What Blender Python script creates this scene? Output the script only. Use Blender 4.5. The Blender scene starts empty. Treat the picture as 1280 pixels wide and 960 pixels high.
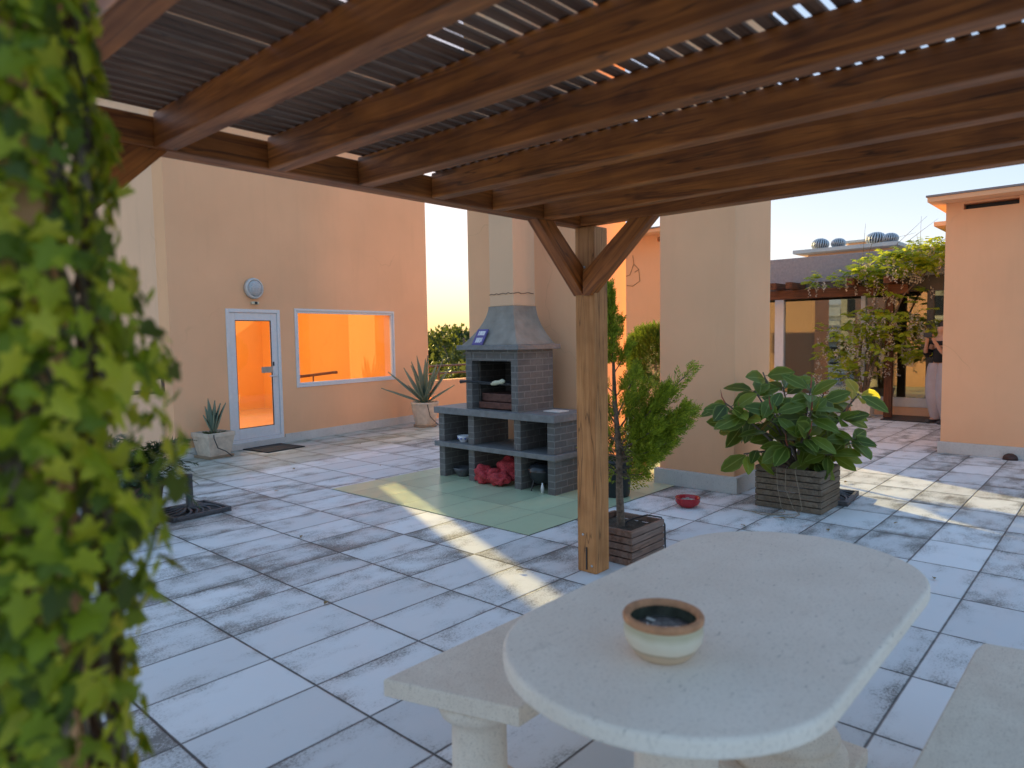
import bpy, bmesh, math, random
from mathutils import Vector, Matrix, Quaternion
R = math.radians
rnd = random.Random(7)
S = bpy.context.scene
COL = S.collection

# ------------------------------------------------------------------ camera
EYE = 1.558
cam_d = bpy.data.cameras.new('camera'); cam = bpy.data.objects.new('camera', cam_d); COL.objects.link(cam)
PI_, RO, TH = 0.0668875, -0.0157165, 0.8359881
def _T(v): return Vector((v[0]*math.cos(TH)+v[1]*math.sin(TH), -v[0]*math.sin(TH)+v[1]*math.cos(TH), v[2]))
_x = Vector((1, 0, 0)); _u = Vector((0, math.sin(PI_), math.cos(PI_))); _f = Vector((0, math.cos(PI_), -math.sin(PI_)))
RT = _T(_x*math.cos(RO)+_u*math.sin(RO)); UP = _T(_u*math.cos(RO)-_x*math.sin(RO)); FW = _T(_f)
m = Matrix((RT, UP, -FW)).transposed().to_4x4(); m.translation = (0, 0, EYE)
cam.matrix_world = m
cam_d.sensor_width = 36; cam_d.lens = 867.1/1280*36; cam_d.clip_start = .05; cam_d.clip_end = 6000
cam_d.dof.use_dof = True; cam_d.dof.focus_distance = 7.0; cam_d.dof.aperture_fstop = 2.4
S.camera = cam

# ------------------------------------------------------------------ light
SUN_AZ, SUN_EL = R(66.8), R(12.0)          # azimuth counted from +X
w = bpy.data.worlds.new('World'); S.world = w; w.use_nodes = True
nt = w.node_tree; bg = nt.nodes['Background']
sky = nt.nodes.new('ShaderNodeTexSky'); sky.sky_type = 'NISHITA'; sky.sun_disc = False
sky.sun_elevation = SUN_EL; sky.sun_rotation = R(90)-SUN_AZ
sky.air_density = 1.0; sky.dust_density = 1.2; sky.ozone_density = 2.2
gm = nt.nodes.new('ShaderNodeGamma'); gm.inputs[1].default_value = .17; nt.links.new(sky.outputs[0], gm.inputs[0])   # softer contrast between horizon and zenith
hs = nt.nodes.new('ShaderNodeHueSaturation'); hs.inputs['Saturation'].default_value = 3.5; nt.links.new(gm.outputs[0], hs.inputs['Color']); 
tn = nt.nodes.new('ShaderNodeMix'); tn.data_type = 'RGBA'; tn.blend_type = 'MULTIPLY'; tn.inputs[0].default_value = 1; tn.inputs[7].default_value = (1.05, .955, 1.0, 1)
nt.links.new(hs.outputs[0], tn.inputs[6]); nt.links.new(tn.outputs[2], bg.inputs[0]); bg.inputs[1].default_value = 0.15
sd = bpy.data.lights.new('sun', 'SUN'); sd.energy = 2.0; sd.angle = R(.5); sd.color = (.95, .72, .28)
sun = bpy.data.objects.new('sun', sd); COL.objects.link(sun)
sdir = Vector((math.cos(SUN_EL)*math.cos(SUN_AZ), math.cos(SUN_EL)*math.sin(SUN_AZ), math.sin(SUN_EL)))
sun.rotation_euler = sdir.to_track_quat('Z', 'Y').to_euler(); sun.location = (0, 0, 30)
vs = S.view_settings; vs.view_transform = 'Standard'; vs.look = 'None'; vs.gamma = 1; vs.use_curve_mapping = False
vs.exposure = 2.52
S.cycles.use_denoising = True
S.cycles.max_bounces = 10; S.cycles.diffuse_bounces = 6; S.cycles.transparent_max_bounces = 16
S.cycles.sample_clamp_indirect = 6

# ------------------------------------------------------------------ node helpers
class N:
    def __init__(s, name):
        s.m = bpy.data.materials.new(name); s.m.use_nodes = True; s.t = s.m.node_tree
        s.b = s.t.nodes['Principled BSDF']; s.out = s.t.nodes['Material Output']
    def n(s, typ, **k):
        x = s.t.nodes.new('ShaderNode'+typ)
        for a, v in k.items(): setattr(x, a, v)
        return x
    def put(s, sock, v):
        if isinstance(v, bpy.types.NodeSocket): s.t.links.new(v, sock)
        elif v is not None:
            if isinstance(v, tuple) and len(v) == 3 and sock.type == 'RGBA': v = v+(1,)
            sock.default_value = v
    def math(s, op, a, b=None, c=None, clamp=False):
        x = s.n('Math', operation=op, use_clamp=clamp)
        for i, v in enumerate((a, b, c)): s.put(x.inputs[i], v)
        return x.outputs[0]
    def vmul(s, v, sc):
        x = s.n('VectorMath', operation='MULTIPLY'); s.put(x.inputs[0], v); s.put(x.inputs[1], sc); return x.outputs[0]
    def obj(s): return s.n('TexCoord').outputs['Object']
    def pos(s): return s.n('NewGeometry').outputs['Position']
    def sep(s, v): x = s.n('SeparateXYZ'); s.put(x.inputs[0], v); return x.outputs
    def comb(s, a, b, c=0.0):
        x = s.n('CombineXYZ')
        for i, v in enumerate((a, b, c)): s.put(x.inputs[i], v)
        return x.outputs[0]
    def noise(s, v, scale, detail=4, rough=.55, dist=0):
        x = s.n('TexNoise'); s.put(x.inputs['Vector'], v); x.inputs['Scale'].default_value = scale
        x.inputs['Detail'].default_value = detail; x.inputs['Roughness'].default_value = rough; x.inputs['Distortion'].default_value = dist
        return x.outputs[0]
    def ramp(s, f, *stops):
        x = s.n('ValToRGB'); s.put(x.inputs[0], f); e = x.color_ramp.elements
        while len(e) < len(stops): e.new(.5)
        for i, (p, c) in enumerate(stops):
            e[i].position = p; e[i].color = (c+(1,)) if isinstance(c, tuple) else (c, c, c, 1)
        return x.outputs[0]
    def mix(s, f, a, b, mode='MIX'):
        x = s.n('Mix', data_type='RGBA', blend_type=mode); s.put(x.inputs[0], f); s.put(x.inputs[6], a); s.put(x.inputs[7], b); return x.outputs[2]
    def island(s): return s.n('NewGeometry').outputs['Random Per Island']
    def orand(s): return s.n('ObjectInfo').outputs['Random']
    def bump(s, h, strength=.3, dist=.01):
        x = s.n('Bump'); x.inputs['Strength'].default_value = strength; x.inputs['Distance'].default_value = dist
        s.put(x.inputs['Height'], h); s.put(s.b.inputs['Normal'], x.outputs[0])
    def fin(s, col, rough=.7, spec=None, metal=None, trans=None):
        s.put(s.b.inputs['Base Color'], col); s.put(s.b.inputs['Roughness'], rough)
        if spec is not None: s.put(s.b.inputs['Specular IOR Level'], spec)
        if metal is not None: s.put(s.b.inputs['Metallic'], metal)
        return s.m

def simple(name, col, rough=.6, metal=0., var=.12, scale=20, bump=.1, spec=.5):
    k = N(name); o = k.obj(); f = k.noise(o, scale)
    c = k.mix(k.ramp(f, (.3, 0.), (.7, 1.)), tuple(x*(1-var) for x in col), tuple(min(1, x*(1+var)) for x in col))
    k.bump(f, bump, .004); return k.fin(c, rough, spec, metal)

def plaster(name, col, dirt=.5):
    k = N(name); p = k.pos()
    f1 = k.noise(p, .7, 5); f2 = k.noise(p, 9, 4); f3 = k.noise(k.vmul(p, (3, 3, .35)), 2.0, 5, .65)
    c = k.mix(k.ramp(f1, (.3, 0.), (.7, 1.)), tuple(x*.93 for x in col), tuple(min(1, x*1.05) for x in col))
    c = k.mix(k.math('MULTIPLY', k.ramp(f3, (.52, 0.), (.8, 1.)), .22*dirt), c, (col[0]*.62, col[1]*.6, col[2]*.62))
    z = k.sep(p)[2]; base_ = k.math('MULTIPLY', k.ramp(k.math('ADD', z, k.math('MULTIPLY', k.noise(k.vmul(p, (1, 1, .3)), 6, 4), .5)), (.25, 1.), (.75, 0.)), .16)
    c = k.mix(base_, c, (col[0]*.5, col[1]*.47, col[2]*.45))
    cr = k.n('TexVoronoi', feature='DISTANCE_TO_EDGE'); wv = k.n('VectorMath', operation='ADD'); k.put(wv.inputs[0], p); wn_ = k.n('TexNoise'); k.put(wn_.inputs['Vector'], p); wn_.inputs['Scale'].default_value = 2.5; k.put(wv.inputs[1], k.vmul(wn_.outputs['Color'], (.5, .5, .5))); k.put(cr.inputs['Vector'], wv.outputs[0]); cr.inputs['Scale'].default_value = .55
    crk = k.math('MULTIPLY', k.ramp(cr.outputs[0], (.0, 1.), (.004, 0.)), k.ramp(k.noise(p, .6, 2), (.56, 0.), (.62, .25)))
    c = k.mix(crk, c, (col[0]*.45, col[1]*.42, col[2]*.4))
    k.bump(k.math('ADD', k.noise(p, 160, 2), k.math('MULTIPLY', f2, .6)), .22, .004)
    return k.fin(c, .9, .2)

def wood(name, axis, dark, light, gloss=.42, scale=1.0, weather=0.0, grey=(.3, .27, .25)):
    k = N(name); o = k.obj(); r = k.orand()
    st = [26., 26., 26.]; st[axis] = 1.4
    v = k.n('VectorMath', operation='ADD'); k.put(v.inputs[0], k.vmul(o, tuple(x*scale for x in st)))
    k.put(v.inputs[1], k.comb(k.math('MULTIPLY', r, 37.), k.math('MULTIPLY', r, 19.), k.math('MULTIPLY', r, 53.)))
    g = k.noise(v.outputs[0], 1.0, 6, .6, 1.4); big = k.noise(o, 3.2, 3); fine = k.noise(k.vmul(v.outputs[0], (3., 3., 3.)), 1.0, 3)
    c = k.mix(k.ramp(g, (.34, 0.), (.64, 1.)), dark, light)
    c = k.mix(k.math('MULTIPLY', k.ramp(big, (.45, 0.), (.7, 1.)), .55), c, tuple(x*.6 for x in dark))
    crack = k.ramp(k.noise(k.vmul(v.outputs[0], (1., 1., 1.)), .55, 2), (.49, 0.), (.497, 1.), (.503, 1.), (.51, 0.))
    c = k.mix(k.math('MULTIPLY', crack, .55), c, (.015, .008, .005))
    if weather: c = k.mix(k.math('MULTIPLY', k.ramp(k.noise(v.outputs[0], .6, 4), (.35, 0.), (.65, 1.)), weather), c, grey)
    vo = k.n('TexVoronoi'); sv = [5.5, 5.5, 5.5]; sv[axis] = 1.7; k.put(vo.inputs['Vector'], k.vmul(o, tuple(sv))); vo.inputs['Scale'].default_value = 1
    c = k.mix(k.math('MULTIPLY', k.ramp(vo.outputs['Distance'], (.05, 1.), (.12, 0.)), .7), c, tuple(x*.35 for x in dark))
    k.bump(k.math('ADD', g, k.math('MULTIPLY', fine, .5)), .25, .003)
    return k.fin(c, k.ramp(g, (.3, gloss+.15), (.7, gloss)), .4)

def leaf_mat(name, cols, trans=.35, rough=.45, edge=None, midrib=None, spec=.4):
    """cols: colour stops over the leaf's own random number; edge / midrib use the leaf's UV (u across, v along)."""
    k = N(name); r = k.island()
    stops = [((i+.0)/max(1, len(cols)-1), c) for i, c in enumerate(cols)]
    c = k.ramp(r, *stops)
    c = k.mix(k.math('MULTIPLY', k.noise(k.pos(), 30, 2), .35), c, tuple(x*.6 for x in cols[0]))
    if edge or midrib:
        uv = k.sep(k.n('UVMap').outputs[0]); a = k.math('ABSOLUTE', k.math('SUBTRACT', uv[0], .5))
        if edge: c = k.mix(k.ramp(a, (.36, 0.), (.46, .55)), c, edge)
        if midrib: c = k.mix(k.ramp(a, (.015, .75), (.05, 0.)), c, midrib)
    k.fin(c, rough, spec)
    tr = k.n('BsdfTranslucent'); k.put(tr.inputs[0], k.mix(.5, c, (.55, .55, .03), 'ADD') if trans > .4 else k.mix(.25, c, (.4, .45, .02), 'ADD'))
    mx = k.n('MixShader'); mx.inputs[0].default_value = trans
    k.t.links.new(k.b.outputs[0], mx.inputs[1]); k.t.links.new(tr.outputs[0], mx.inputs[2]); k.t.links.new(mx.outputs[0], k.out.inputs[0])
    return k.m

def glass(name, tint=(.9, .95, .93), refl=1.0, f0=.08):
    k = N(name); gl = k.n('BsdfGlossy'); gl.inputs['Roughness'].default_value = .01; gl.inputs['Color'].default_value = (.95, .97, 1, 1)
    tr = k.n('BsdfTransparent'); tr.inputs[0].default_value = tint+(1,)
    lw = k.n('LayerWeight'); lw.inputs[0].default_value = .5
    f = k.math('ADD', k.math('MULTIPLY', k.math('POWER', lw.outputs['Facing'], 4.), refl), f0, clamp=True)
    mx = k.n('MixShader'); k.put(mx.inputs[0], f); k.t.links.new(tr.outputs[0], mx.inputs[1]); k.t.links.new(gl.outputs[0], mx.inputs[2])
    k.t.links.new(mx.outputs[0], k.out.inputs[0]); return k.m

def brick_mat(name, c1, c2, mortar, bw=.2, bh=.0665, gap=.006):
    k = N(name); o = k.obj(); s = k.sep(o); nrm = k.sep(k.n('TexCoord').outputs['Normal'])
    facex = k.math('GREATER_THAN', k.math('ABSOLUTE', nrm[0]), .6)
    horiz = k.math('ADD', k.math('MULTIPLY', facex, s[1]), k.math('MULTIPLY', k.math('SUBTRACT', 1., facex), s[0]))
    b = k.n('TexBrick'); k.put(b.inputs['Vector'], k.comb(horiz, s[2], 0.)); b.inputs['Scale'].default_value = 1
    b.inputs['Brick Width'].default_value = bw; b.inputs['Row Height'].default_value = bh; b.inputs['Mortar Size'].default_value = gap
    b.inputs['Mortar Smooth'].default_value = .3; b.inputs['Bias'].default_value = 0
    k.put(b.inputs['Color1'], c1); k.put(b.inputs['Color2'], c2); k.put(b.inputs['Mortar'], mortar)
    f = k.noise(o, 22, 5, .65); f2 = k.noise(o, 3, 3)
    c = k.mix(k.math('MULTIPLY', k.ramp(f, (.35, 0.), (.7, 1.)), .35), b.outputs[0], tuple(x*.55 for x in c1))
    c = k.mix(k.math('MULTIPLY', k.ramp(f2, (.5, 0.), (.75, 1.)), .3), c, tuple(min(1, x*1.5) for x in c2))
    k.bump(k.math('ADD', k.math('MULTIPLY', b.outputs[1], -1.), k.math('MULTIPLY', f, .35)), .5, .006)
    return k.fin(c, .85, .25)

# ------------------------------------------------------------------ mesh helpers
class MB:
    def __init__(s): s.v = []; s.f = []; s.uv = None; s.smooth = []
    def add(s, vs_, fs, sm=False):
        o = len(s.v); s.v += [tuple(v) for v in vs_]; s.f += [tuple(i+o for i in f) for f in fs]; s.smooth += [sm]*len(fs)
        return s
    def box(s, x0, x1, y0, y1, z0, z1, M=None, bev=0.0):
        if bev <= 0:
            vv = [Vector((x, y, z)) for z in (z0, z1) for y in (y0, y1) for x in (x0, x1)]
            ff = [(0, 2, 3, 1), (4, 5, 7, 6), (0, 1, 5, 4), (2, 6, 7, 3), (0, 4, 6, 2), (1, 3, 7, 5)]
        else:
            bm = bmesh.new(); bmesh.ops.create_cube(bm, size=1)
            for v in bm.verts: v.co = Vector((x0+(v.co.x+.5)*(x1-x0), y0+(v.co.y+.5)*(y1-y0), z0+(v.co.z+.5)*(z1-z0)))
            bmesh.ops.bevel(bm, geom=bm.edges[:], offset=bev, segments=2, affect='EDGES', profile=.6)
            bm.verts.ensure_lookup_table(); vv = [v.co.copy() for v in bm.verts]
            ff = [tuple(v.index for v in f.verts) for f in bm.faces]; bm.free()
        if M: vv = [M @ v for v in vv]
        return s.add(vv, ff)
    def tube(s, pts, rad, n=8, cap=True, sm=True):
        pts = [Vector(p) for p in pts]; rad = rad if isinstance(rad, (list, tuple)) else [rad]*len(pts)
        vv = []; ff = []; prev = None
        for i, p in enumerate(pts):
            d = (pts[min(i+1, len(pts)-1)]-pts[max(i-1, 0)]).normalized()
            if prev is None: a = d.orthogonal().normalized()
            else: a = (prev-d*prev.dot(d)); a = a.normalized() if a.length > 1e-6 else d.orthogonal().normalized()
            prev = a; b = d.cross(a)
            for j in range(n):
                t = 2*math.pi*j/n; vv.append(p+(a*math.cos(t)+b*math.sin(t))*rad[i])
        for i in range(len(pts)-1):
            for j in range(n):
                ff.append((i*n+j, i*n+(j+1) % n, (i+1)*n+(j+1) % n, (i+1)*n+j))
        s.add(vv, ff, sm)
        if cap: s.add([vv[j] for j in range(n)], [tuple(range(n))[::-1]]); s.add(vv[-n:], [tuple(range(n))])
        return s
    def lathe(s, prof, c=(0, 0, 0), n=28, sm=True, M=None, close=False):
        vv = []; ff = []
        for r, z in prof:
            for j in range(n):
                t = 2*math.pi*j/n; v = Vector((c[0]+r*math.cos(t), c[1]+r*math.sin(t), c[2]+z)); vv.append(M @ v if M else v)
        for i in range(len(prof)-1):
            for j in range(n): ff.append((i*n+j, i*n+(j+1) % n, (i+1)*n+(j+1) % n, (i+1)*n+j))
        return s.add(vv, ff, sm)
    def prism(s, poly, z0, z1, bev=0.0, M=None, seg=3):
        bm = bmesh.new(); vb = [bm.verts.new((x, y, z0)) for x, y in poly]; f = bm.faces.new(vb)
        if f.normal.z > 0: pass
        r = bmesh.ops.extrude_face_region(bm, geom=[f])
        for v in [g for g in r['geom'] if isinstance(g, bmesh.types.BMVert)]: v.co.z = z1
        bmesh.ops.recalc_face_normals(bm, faces=bm.faces[:])
        if bev: bmesh.ops.bevel(bm, geom=[e for e in bm.edges if abs(e.verts[0].co.z-e.verts[1].co.z) < 1e-6], offset=bev, segments=seg, affect='EDGES', profile=.5)
        bm.verts.ensure_lookup_table(); vv = [v.co.copy() for v in bm.verts]
        if M: vv = [M @ v for v in vv]
        s.add(vv, [tuple(v.index for v in f.verts) for f in bm.faces]); bm.free(); return s
    def leaf(s, p, d, n, L, W, rows=((0, 0), (.15, .55), (.4, 1), (.65, .9), (.88, .45), (1, 0)), fold=.18, curl=.15):
        """an elliptical leaf from p along d, upper side along n, with UVs (u across, v along)"""
        d = Vector(d).normalized(); n = Vector(n); sd_ = d.cross(n)
        if sd_.length < 1e-4: sd_ = d.orthogonal()
        sd_.normalize(); n = sd_.cross(d).normalized(); o = len(s.v)
        if s.uv is None: s.uv = {}
        for t, wd in rows:
            c = Vector(p)+d*(L*t)-n*(curl*L*t*t)
            for q, uu in ((-1, 0), (0, .5), (1, 1)):
                s.v.append(tuple(c+sd_*(q*wd*W*.5)+n*(abs(q)*wd*W*fold))); s.uv[len(s.v)-1] = (.5+(uu-.5)*(1 if wd else 1), t)
        for i in range(len(rows)-1):
            a = o+i*3
            for q in (0, 1): s.f.append((a+q, a+q+1, a+q+4, a+q+3)); s.smooth.append(True)
        return s
    def build(s, name, mat, parent=None, loc=None, M=None):
        me = bpy.data.meshes.new(name); me.from_pydata(s.v, [], s.f); me.validate(clean_customdata=False)
        if len(me.polygons) == len(s.smooth): me.polygons.foreach_set('use_smooth', s.smooth)
        if s.uv is not None:
            ul = me.uv_layers.new(name='UVMap'); dat = ul.data
            for l in me.loops: dat[l.index].uv = s.uv.get(l.vertex_index, (0.5, 0))
        bm = bmesh.new(); bm.from_mesh(me)
        if s.uv is None: bmesh.ops.recalc_face_normals(bm, faces=bm.faces[:])
        bm.to_mesh(me); bm.free()
        me.materials.append(mat); o = bpy.data.objects.new(name, me); COL.objects.link(o)
        if parent: o.parent = parent
        if loc: o.location = loc
        return o

def tag(o, label=None, cat=None, group=None, kind=None):
    if label: o['label'] = label
    if cat: o['category'] = cat
    if group: o['group'] = group
    if kind: o['kind'] = kind
    return o
def thing(name, label, cat, loc=(0, 0, 0), rz=0, group=None):
    o = bpy.data.objects.new(name, None); COL.objects.link(o); o.location = loc; o.rotation_euler = (0, 0, rz); o.empty_display_size = .1
    return tag(o, label, cat, group)
def grid_wall(mb, s0, s1, z0, z1, holes, y0, y1):
    """a wall slab along x (s) with rectangular holes (s0,s1,z0,z1); y0..y1 its thickness"""
    xs = sorted({s0, s1, *[h[0] for h in holes], *[h[1] for h in holes]}); zs = sorted({z0, z1, *[h[2] for h in holes], *[h[3] for h in holes]})
    xs = [x for x in xs if s0 <= x <= s1]; zs = [z for z in zs if z0 <= z <= z1]
    full = lambda i, j: 0 <= i < len(xs)-1 and 0 <= j < len(zs)-1 and not any(h[0] < (xs[i]+xs[i+1])/2 < h[1] and h[2] < (zs[j]+zs[j+1])/2 < h[3] for h in holes)
    for i in range(len(xs)-1):
        for j in range(len(zs)-1):
            if not full(i, j): continue
            a, b, c, d = xs[i], xs[i+1], zs[j], zs[j+1]
            mb.add([(a, y0, c), (b, y0, c), (b, y0, d), (a, y0, d)], [(0, 1, 2, 3)]); mb.add([(a, y1, c), (b, y1, c), (b, y1, d), (a, y1, d)], [(3, 2, 1, 0)])
            if not full(i-1, j): mb.add([(a, y0, c), (a, y1, c), (a, y1, d), (a, y0, d)], [(3, 2, 1, 0)])
            if not full(i+1, j): mb.add([(b, y0, c), (b, y1, c), (b, y1, d), (b, y0, d)], [(0, 1, 2, 3)])
            if not full(i, j-1): mb.add([(a, y0, c), (b, y0, c), (b, y1, c), (a, y1, c)], [(3, 2, 1, 0)])
            if not full(i, j+1): mb.add([(a, y0, d), (b, y0, d), (b, y1, d), (a, y1, d)], [(0, 1, 2, 3)])
    return mb
def rect_frame(mb, s0, s1, z0, z1, t, y0, y1, bev=.004):
    """four mitre-less bars round a rectangle, butted"""
    mb.box(s0, s0+t, y0, y1, z0, z1, bev=bev); mb.box(s1-t, s1, y0, y1, z0, z1, bev=bev)
    mb.box(s0+t, s1-t, y0, y1, z0, z0+t, bev=bev); mb.box(s0+t, s1-t, y0, y1, z1-t, z1, bev=bev); return mb
def jit(a): return rnd.uniform(-a, a)
def rdir():
    while True:
        v = Vector((jit(1), jit(1), jit(1)))
        if .05 < v.length < 1: return v.normalized()

# ------------------------------------------------------------------ materials
PEACH = plaster('peach_plaster', (.85, .48, .275))
PEACH2 = plaster('peach_plaster_pale', (.84, .53, .35), .8)
def tile_floor(name, base, green=False):
    k = N(name); p = k.pos(); s = k.sep(p)
    gx = k.math('DIVIDE', k.math('SUBTRACT', s[0], 1.65-60*.602), .602); gy = k.math('DIVIDE', k.math('SUBTRACT', s[1], 4.315-60*.4), .4)
    def edge(g, size, wd):
        fr = k.math('FRACT', g); d = k.math('MULTIPLY', k.math('MINIMUM', fr, k.math('SUBTRACT', 1., fr)), size)
        return d
    wob = k.math('MULTIPLY', k.math('SUBTRACT', k.noise(p, 14, 3), .5), .004)
    dx = k.math('ADD', edge(gx, .602, 0), wob); dy = k.math('ADD', edge(gy, .4, 0), wob)
    jx = k.ramp(dx, (.0040, 1.), (.0064, 0.)) if not green else k.ramp(dx, (.0012, 1.), (.003, 0.))
    jy = k.ramp(dy, (.0032, 1.), (.0056, 0.)) if not green else k.ramp(dy, (.002, 1.), (.004, 0.))
    joint = k.math('MAXIMUM', jx, jy)
    cell = k.comb(k.math('FLOOR', gx), k.math('FLOOR', gy), 0.)
    wn = k.n('TexWhiteNoise'); k.put(wn.inputs['Vector'], cell); r = wn.outputs['Value']
    rc = k.n('TexWhiteNoise'); k.put(rc.inputs['Vector'], k.n('VectorMath', operation='ADD').outputs[0]); 
    va = rc.inputs['Vector'].links[0].from_node; k.put(va.inputs[0], cell); va.inputs[1].default_value = (17.3, 5.1, 2.2); r2 = rc.outputs['Value']
    c = k.mix(r, tuple(x*.86 for x in base), tuple(min(1, x*1.07) for x in base))
    off = k.n('VectorMath', operation='ADD'); k.put(off.inputs[0], p); k.put(off.inputs[1], k.vmul(cell, (3.7, 5.3, 0.)))
    pv = off.outputs[0]
    # wear: fine black algae grain, gathered in patches that differ from slab to slab
    grain = k.noise(k.vmul(pv, (1., 1.35, 1.)), 70, 5, .8); far = k.noise(p, .5, 3)
    patch = k.noise(k.vmul(pv, (1.4, 2.3, 1.)), 2.0, 6, .62)
    edg = k.ramp(k.math('MINIMUM', dx, dy), (.0, 1.), (.10, 0.))
    area = k.math('ADD', k.ramp(k.math('DIVIDE', s[1], 10.), (.16, 0.), (.34, 1.)), k.ramp(k.math('DIVIDE', s[0], 10.), (.4, 0.), (.62, 1.)), clamp=True)
    q = k.math('ADD', k.math('MULTIPLY', patch, 1.0), k.math('MULTIPLY', far, .45))
    q = k.math('ADD', q, k.math('ADD', k.math('MULTIPLY', r2, .20), k.math('ADD', k.math('MULTIPLY', edg, .10), k.math('MULTIPLY', area, .13))))
    dirt = k.ramp(k.math('SUBTRACT', k.math('ADD', q, k.math('MULTIPLY', grain, 1.15)), .97), (.60, 0.), (.80, 1.))
    film = k.math('MULTIPLY', k.ramp(k.math('SUBTRACT', q, .4), (.47, 0.), (.82, 1.)), .36)
    if green: dirt = k.math('MULTIPLY', dirt, .1); film = k.math('MULTIPLY', film, .25)
    c = k.mix(film, c, (.27, .265, .245))
    c = k.mix(k.math('MULTIPLY', dirt, .80), c, (.075, .072, .062))
    # greenish tint belt along the service building
    dist = k.math('SUBTRACT', k.math('SUBTRACT', 8.921, k.math('MULTIPLY', s[0], -.1405)), s[1])
    belt = k.ramp(k.math('ADD', k.math('DIVIDE', dist, 10.), k.math('MULTIPLY', k.math('SUBTRACT', k.noise(p, 2.2, 4), .5), .03)), (.155, 1.), (.18, 0.))
    if not green: c = k.mix(k.math('MULTIPLY', belt, .45), c, (.26, .27, .17))
    c = k.mix(k.math('MULTIPLY', joint, .93 if not green else .7), c, (.02, .02, .022))
    k.bump(k.math('ADD', k.math('MULTIPLY', joint, -1.), k.math('ADD', k.math('MULTIPLY', k.noise(p, 60, 4), .12), k.math('MULTIPLY', r2, .15))), .55, .006)
    return k.fin(c, k.ramp(k.noise(pv, 4, 3), (.3, .42 if not green else .28), (.7, .68 if not green else .42)), .45)
FLOOR = tile_floor('painted_paving', (.70, .72, .735))
GREEN = tile_floor('green_tile', (.47, .56, .37), True)
def stone(name, c1, c2, speck, sc=1.0, rough=.75):
    k = N(name); p = k.obj(); f = k.noise(p, 5*sc, 6, .65); g = k.noise(p, 120*sc, 2, .6); h = k.noise(k.vmul(p, (1, 2.2, 1)), 9*sc, 5, .7, 1.2)
    c = k.mix(k.ramp(f, (.32, 0.), (.68, 1.)), c1, c2)
    c = k.mix(k.math('MULTIPLY', k.ramp(g, (.55, 0.), (.66, 1.)), .5), c, speck)
    c = k.mix(k.math('MULTIPLY', k.ramp(h, (.62, 0.), (.72, 1.)), .35), c, tuple(x*.4 for x in c1))
    pit = k.ramp(k.noise(k.vmul(p, (1, 1.8, 1)), 48*sc, 3, .6), (.66, 0.), (.70, 1.))
    c = k.mix(k.math('MULTIPLY', pit, .55), c, tuple(x*.35 for x in c1))
    k.bump(k.math('ADD', k.math('MULTIPLY', g, .6), f), .25, .004); return k.fin(c, rough, .3)
TOPSTONE = stone('limestone_top', (.80, .71, .61), (.88, .80, .70), (.60, .53, .46), .8, .6)
GRANITE = stone('cast_stone', (.74, .63, .52), (.84, .74, .62), (.42, .33, .26), 1.6)
SKIRT = stone('skirting_stone', (.50, .49, .47), (.60, .58, .55), (.42, .4, .38), .6)
WOOD = [wood('stained_timber_%s' % 'xyz'[i], i, (.17, .045, .009), (.47, .145, .028)) for i in range(3)]
POSTW = wood('post_timber', 2, (.42, .175, .055), (.60, .28, .105), .55)
SLATW = wood('slat_timber', 0, (.10, .042, .02), (.22, .105, .055), .75, 1, .2, (.2, .14, .11))
PLANTERW = wood('planter_timber', 0, (.15, .075, .05), (.28, .16, .11), .7, 1, .35)
PLANTERG = wood('weathered_planter_timber', 0, (.10, .07, .045), (.22, .155, .10), .75, 1, .4, (.22, .185, .15))
WHITE = simple('white_painted_aluminium', (.66, .68, .71), .35, 0, .04)
IRON = simple('cast_iron', (.10, .10, .11), .55, .3, .25, 30, .2)
RAIL = simple('brown_painted_rail', (.14, .075, .055), .5, 0, .15)
BLACKP = simple('black_plastic', (.018, .02, .026), .4)
TERRA = simple('pale_terracotta', (.56, .47, .38), .8, 0, .16, 12, .25)
SOIL = simple('soil', (.06, .045, .032), .95, 0, .5, 40, 1.0)
BRICK = brick_mat('grey_barbecue_brick', (.125, .118, .118), (.165, .155, .150), (.23, .225, .22))
BRICKD = brick_mat('sooty_firebrick', (.05, .045, .04), (.075, .065, .06), (.11, .10, .09))
BROWNBRICK = brick_mat('brown_brick', (.22, .13, .09), (.28, .18, .12), (.30, .25, .2))
SLABC = simple('counter_concrete', (.17, .172, .18), .55, 0, .2, 14, .25)
HOODC = simple('hood_concrete', (.26, .232, .20), .85, 0, .2, 7, .2)
FLUE = plaster('flue_plaster', (.74, .47, .30), 1.1)
CHROME = simple('galvanised_steel', (.55, .57, .60), .45, .8, .1)
STEEL = simple('brushed_steel', (.5, .5, .5), .35, 1)
GLASS = glass('window_glass', (.96, .96, .95), .8, .045)
DGLASS = glass('curtain_glass', (.62, .68, .66), .9, .20)
BARK = simple('bark', (.16, .12, .09), .9, 0, .45, 45, 1.0)

# ------------------------------------------------------------------ setting
def ground_mat():
    k = N('town_ground'); p = k.pos(); f = k.noise(p, .02, 6, .6); g = k.noise(p, .3, 4)
    c = k.ramp(f, (.35, (.05, .075, .03)), (.55, (.10, .11, .05)), (.7, (.2, .18, .14)))
    c = k.mix(k.math('MULTIPLY', g, .4), c, (.03, .04, .02)); return k.fin(c, .95, .1)
tag(MB().add([(-3000, -3000, -14), (3000, -3000, -14), (3000, 3000, -14), (-3000, 3000, -14)], [(0, 1, 2, 3)]).build('terrain', ground_mat()), 'green ground far below the roof terrace', 'ground', kind='structure')
tag(MB().box(-7, 22, -9, 16, -.4, 0).build('terrace_floor', FLOOR), 'pale painted terrace paving with dark joints and black algae stains', 'floor', kind='structure')
tag(MB().box(4.062, 11.5, 3.515, 6.235, .001, .005).build('green_tile_floor', GREEN), 'smooth green tiled patch around the barbecue', 'floor', kind='structure')

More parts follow.
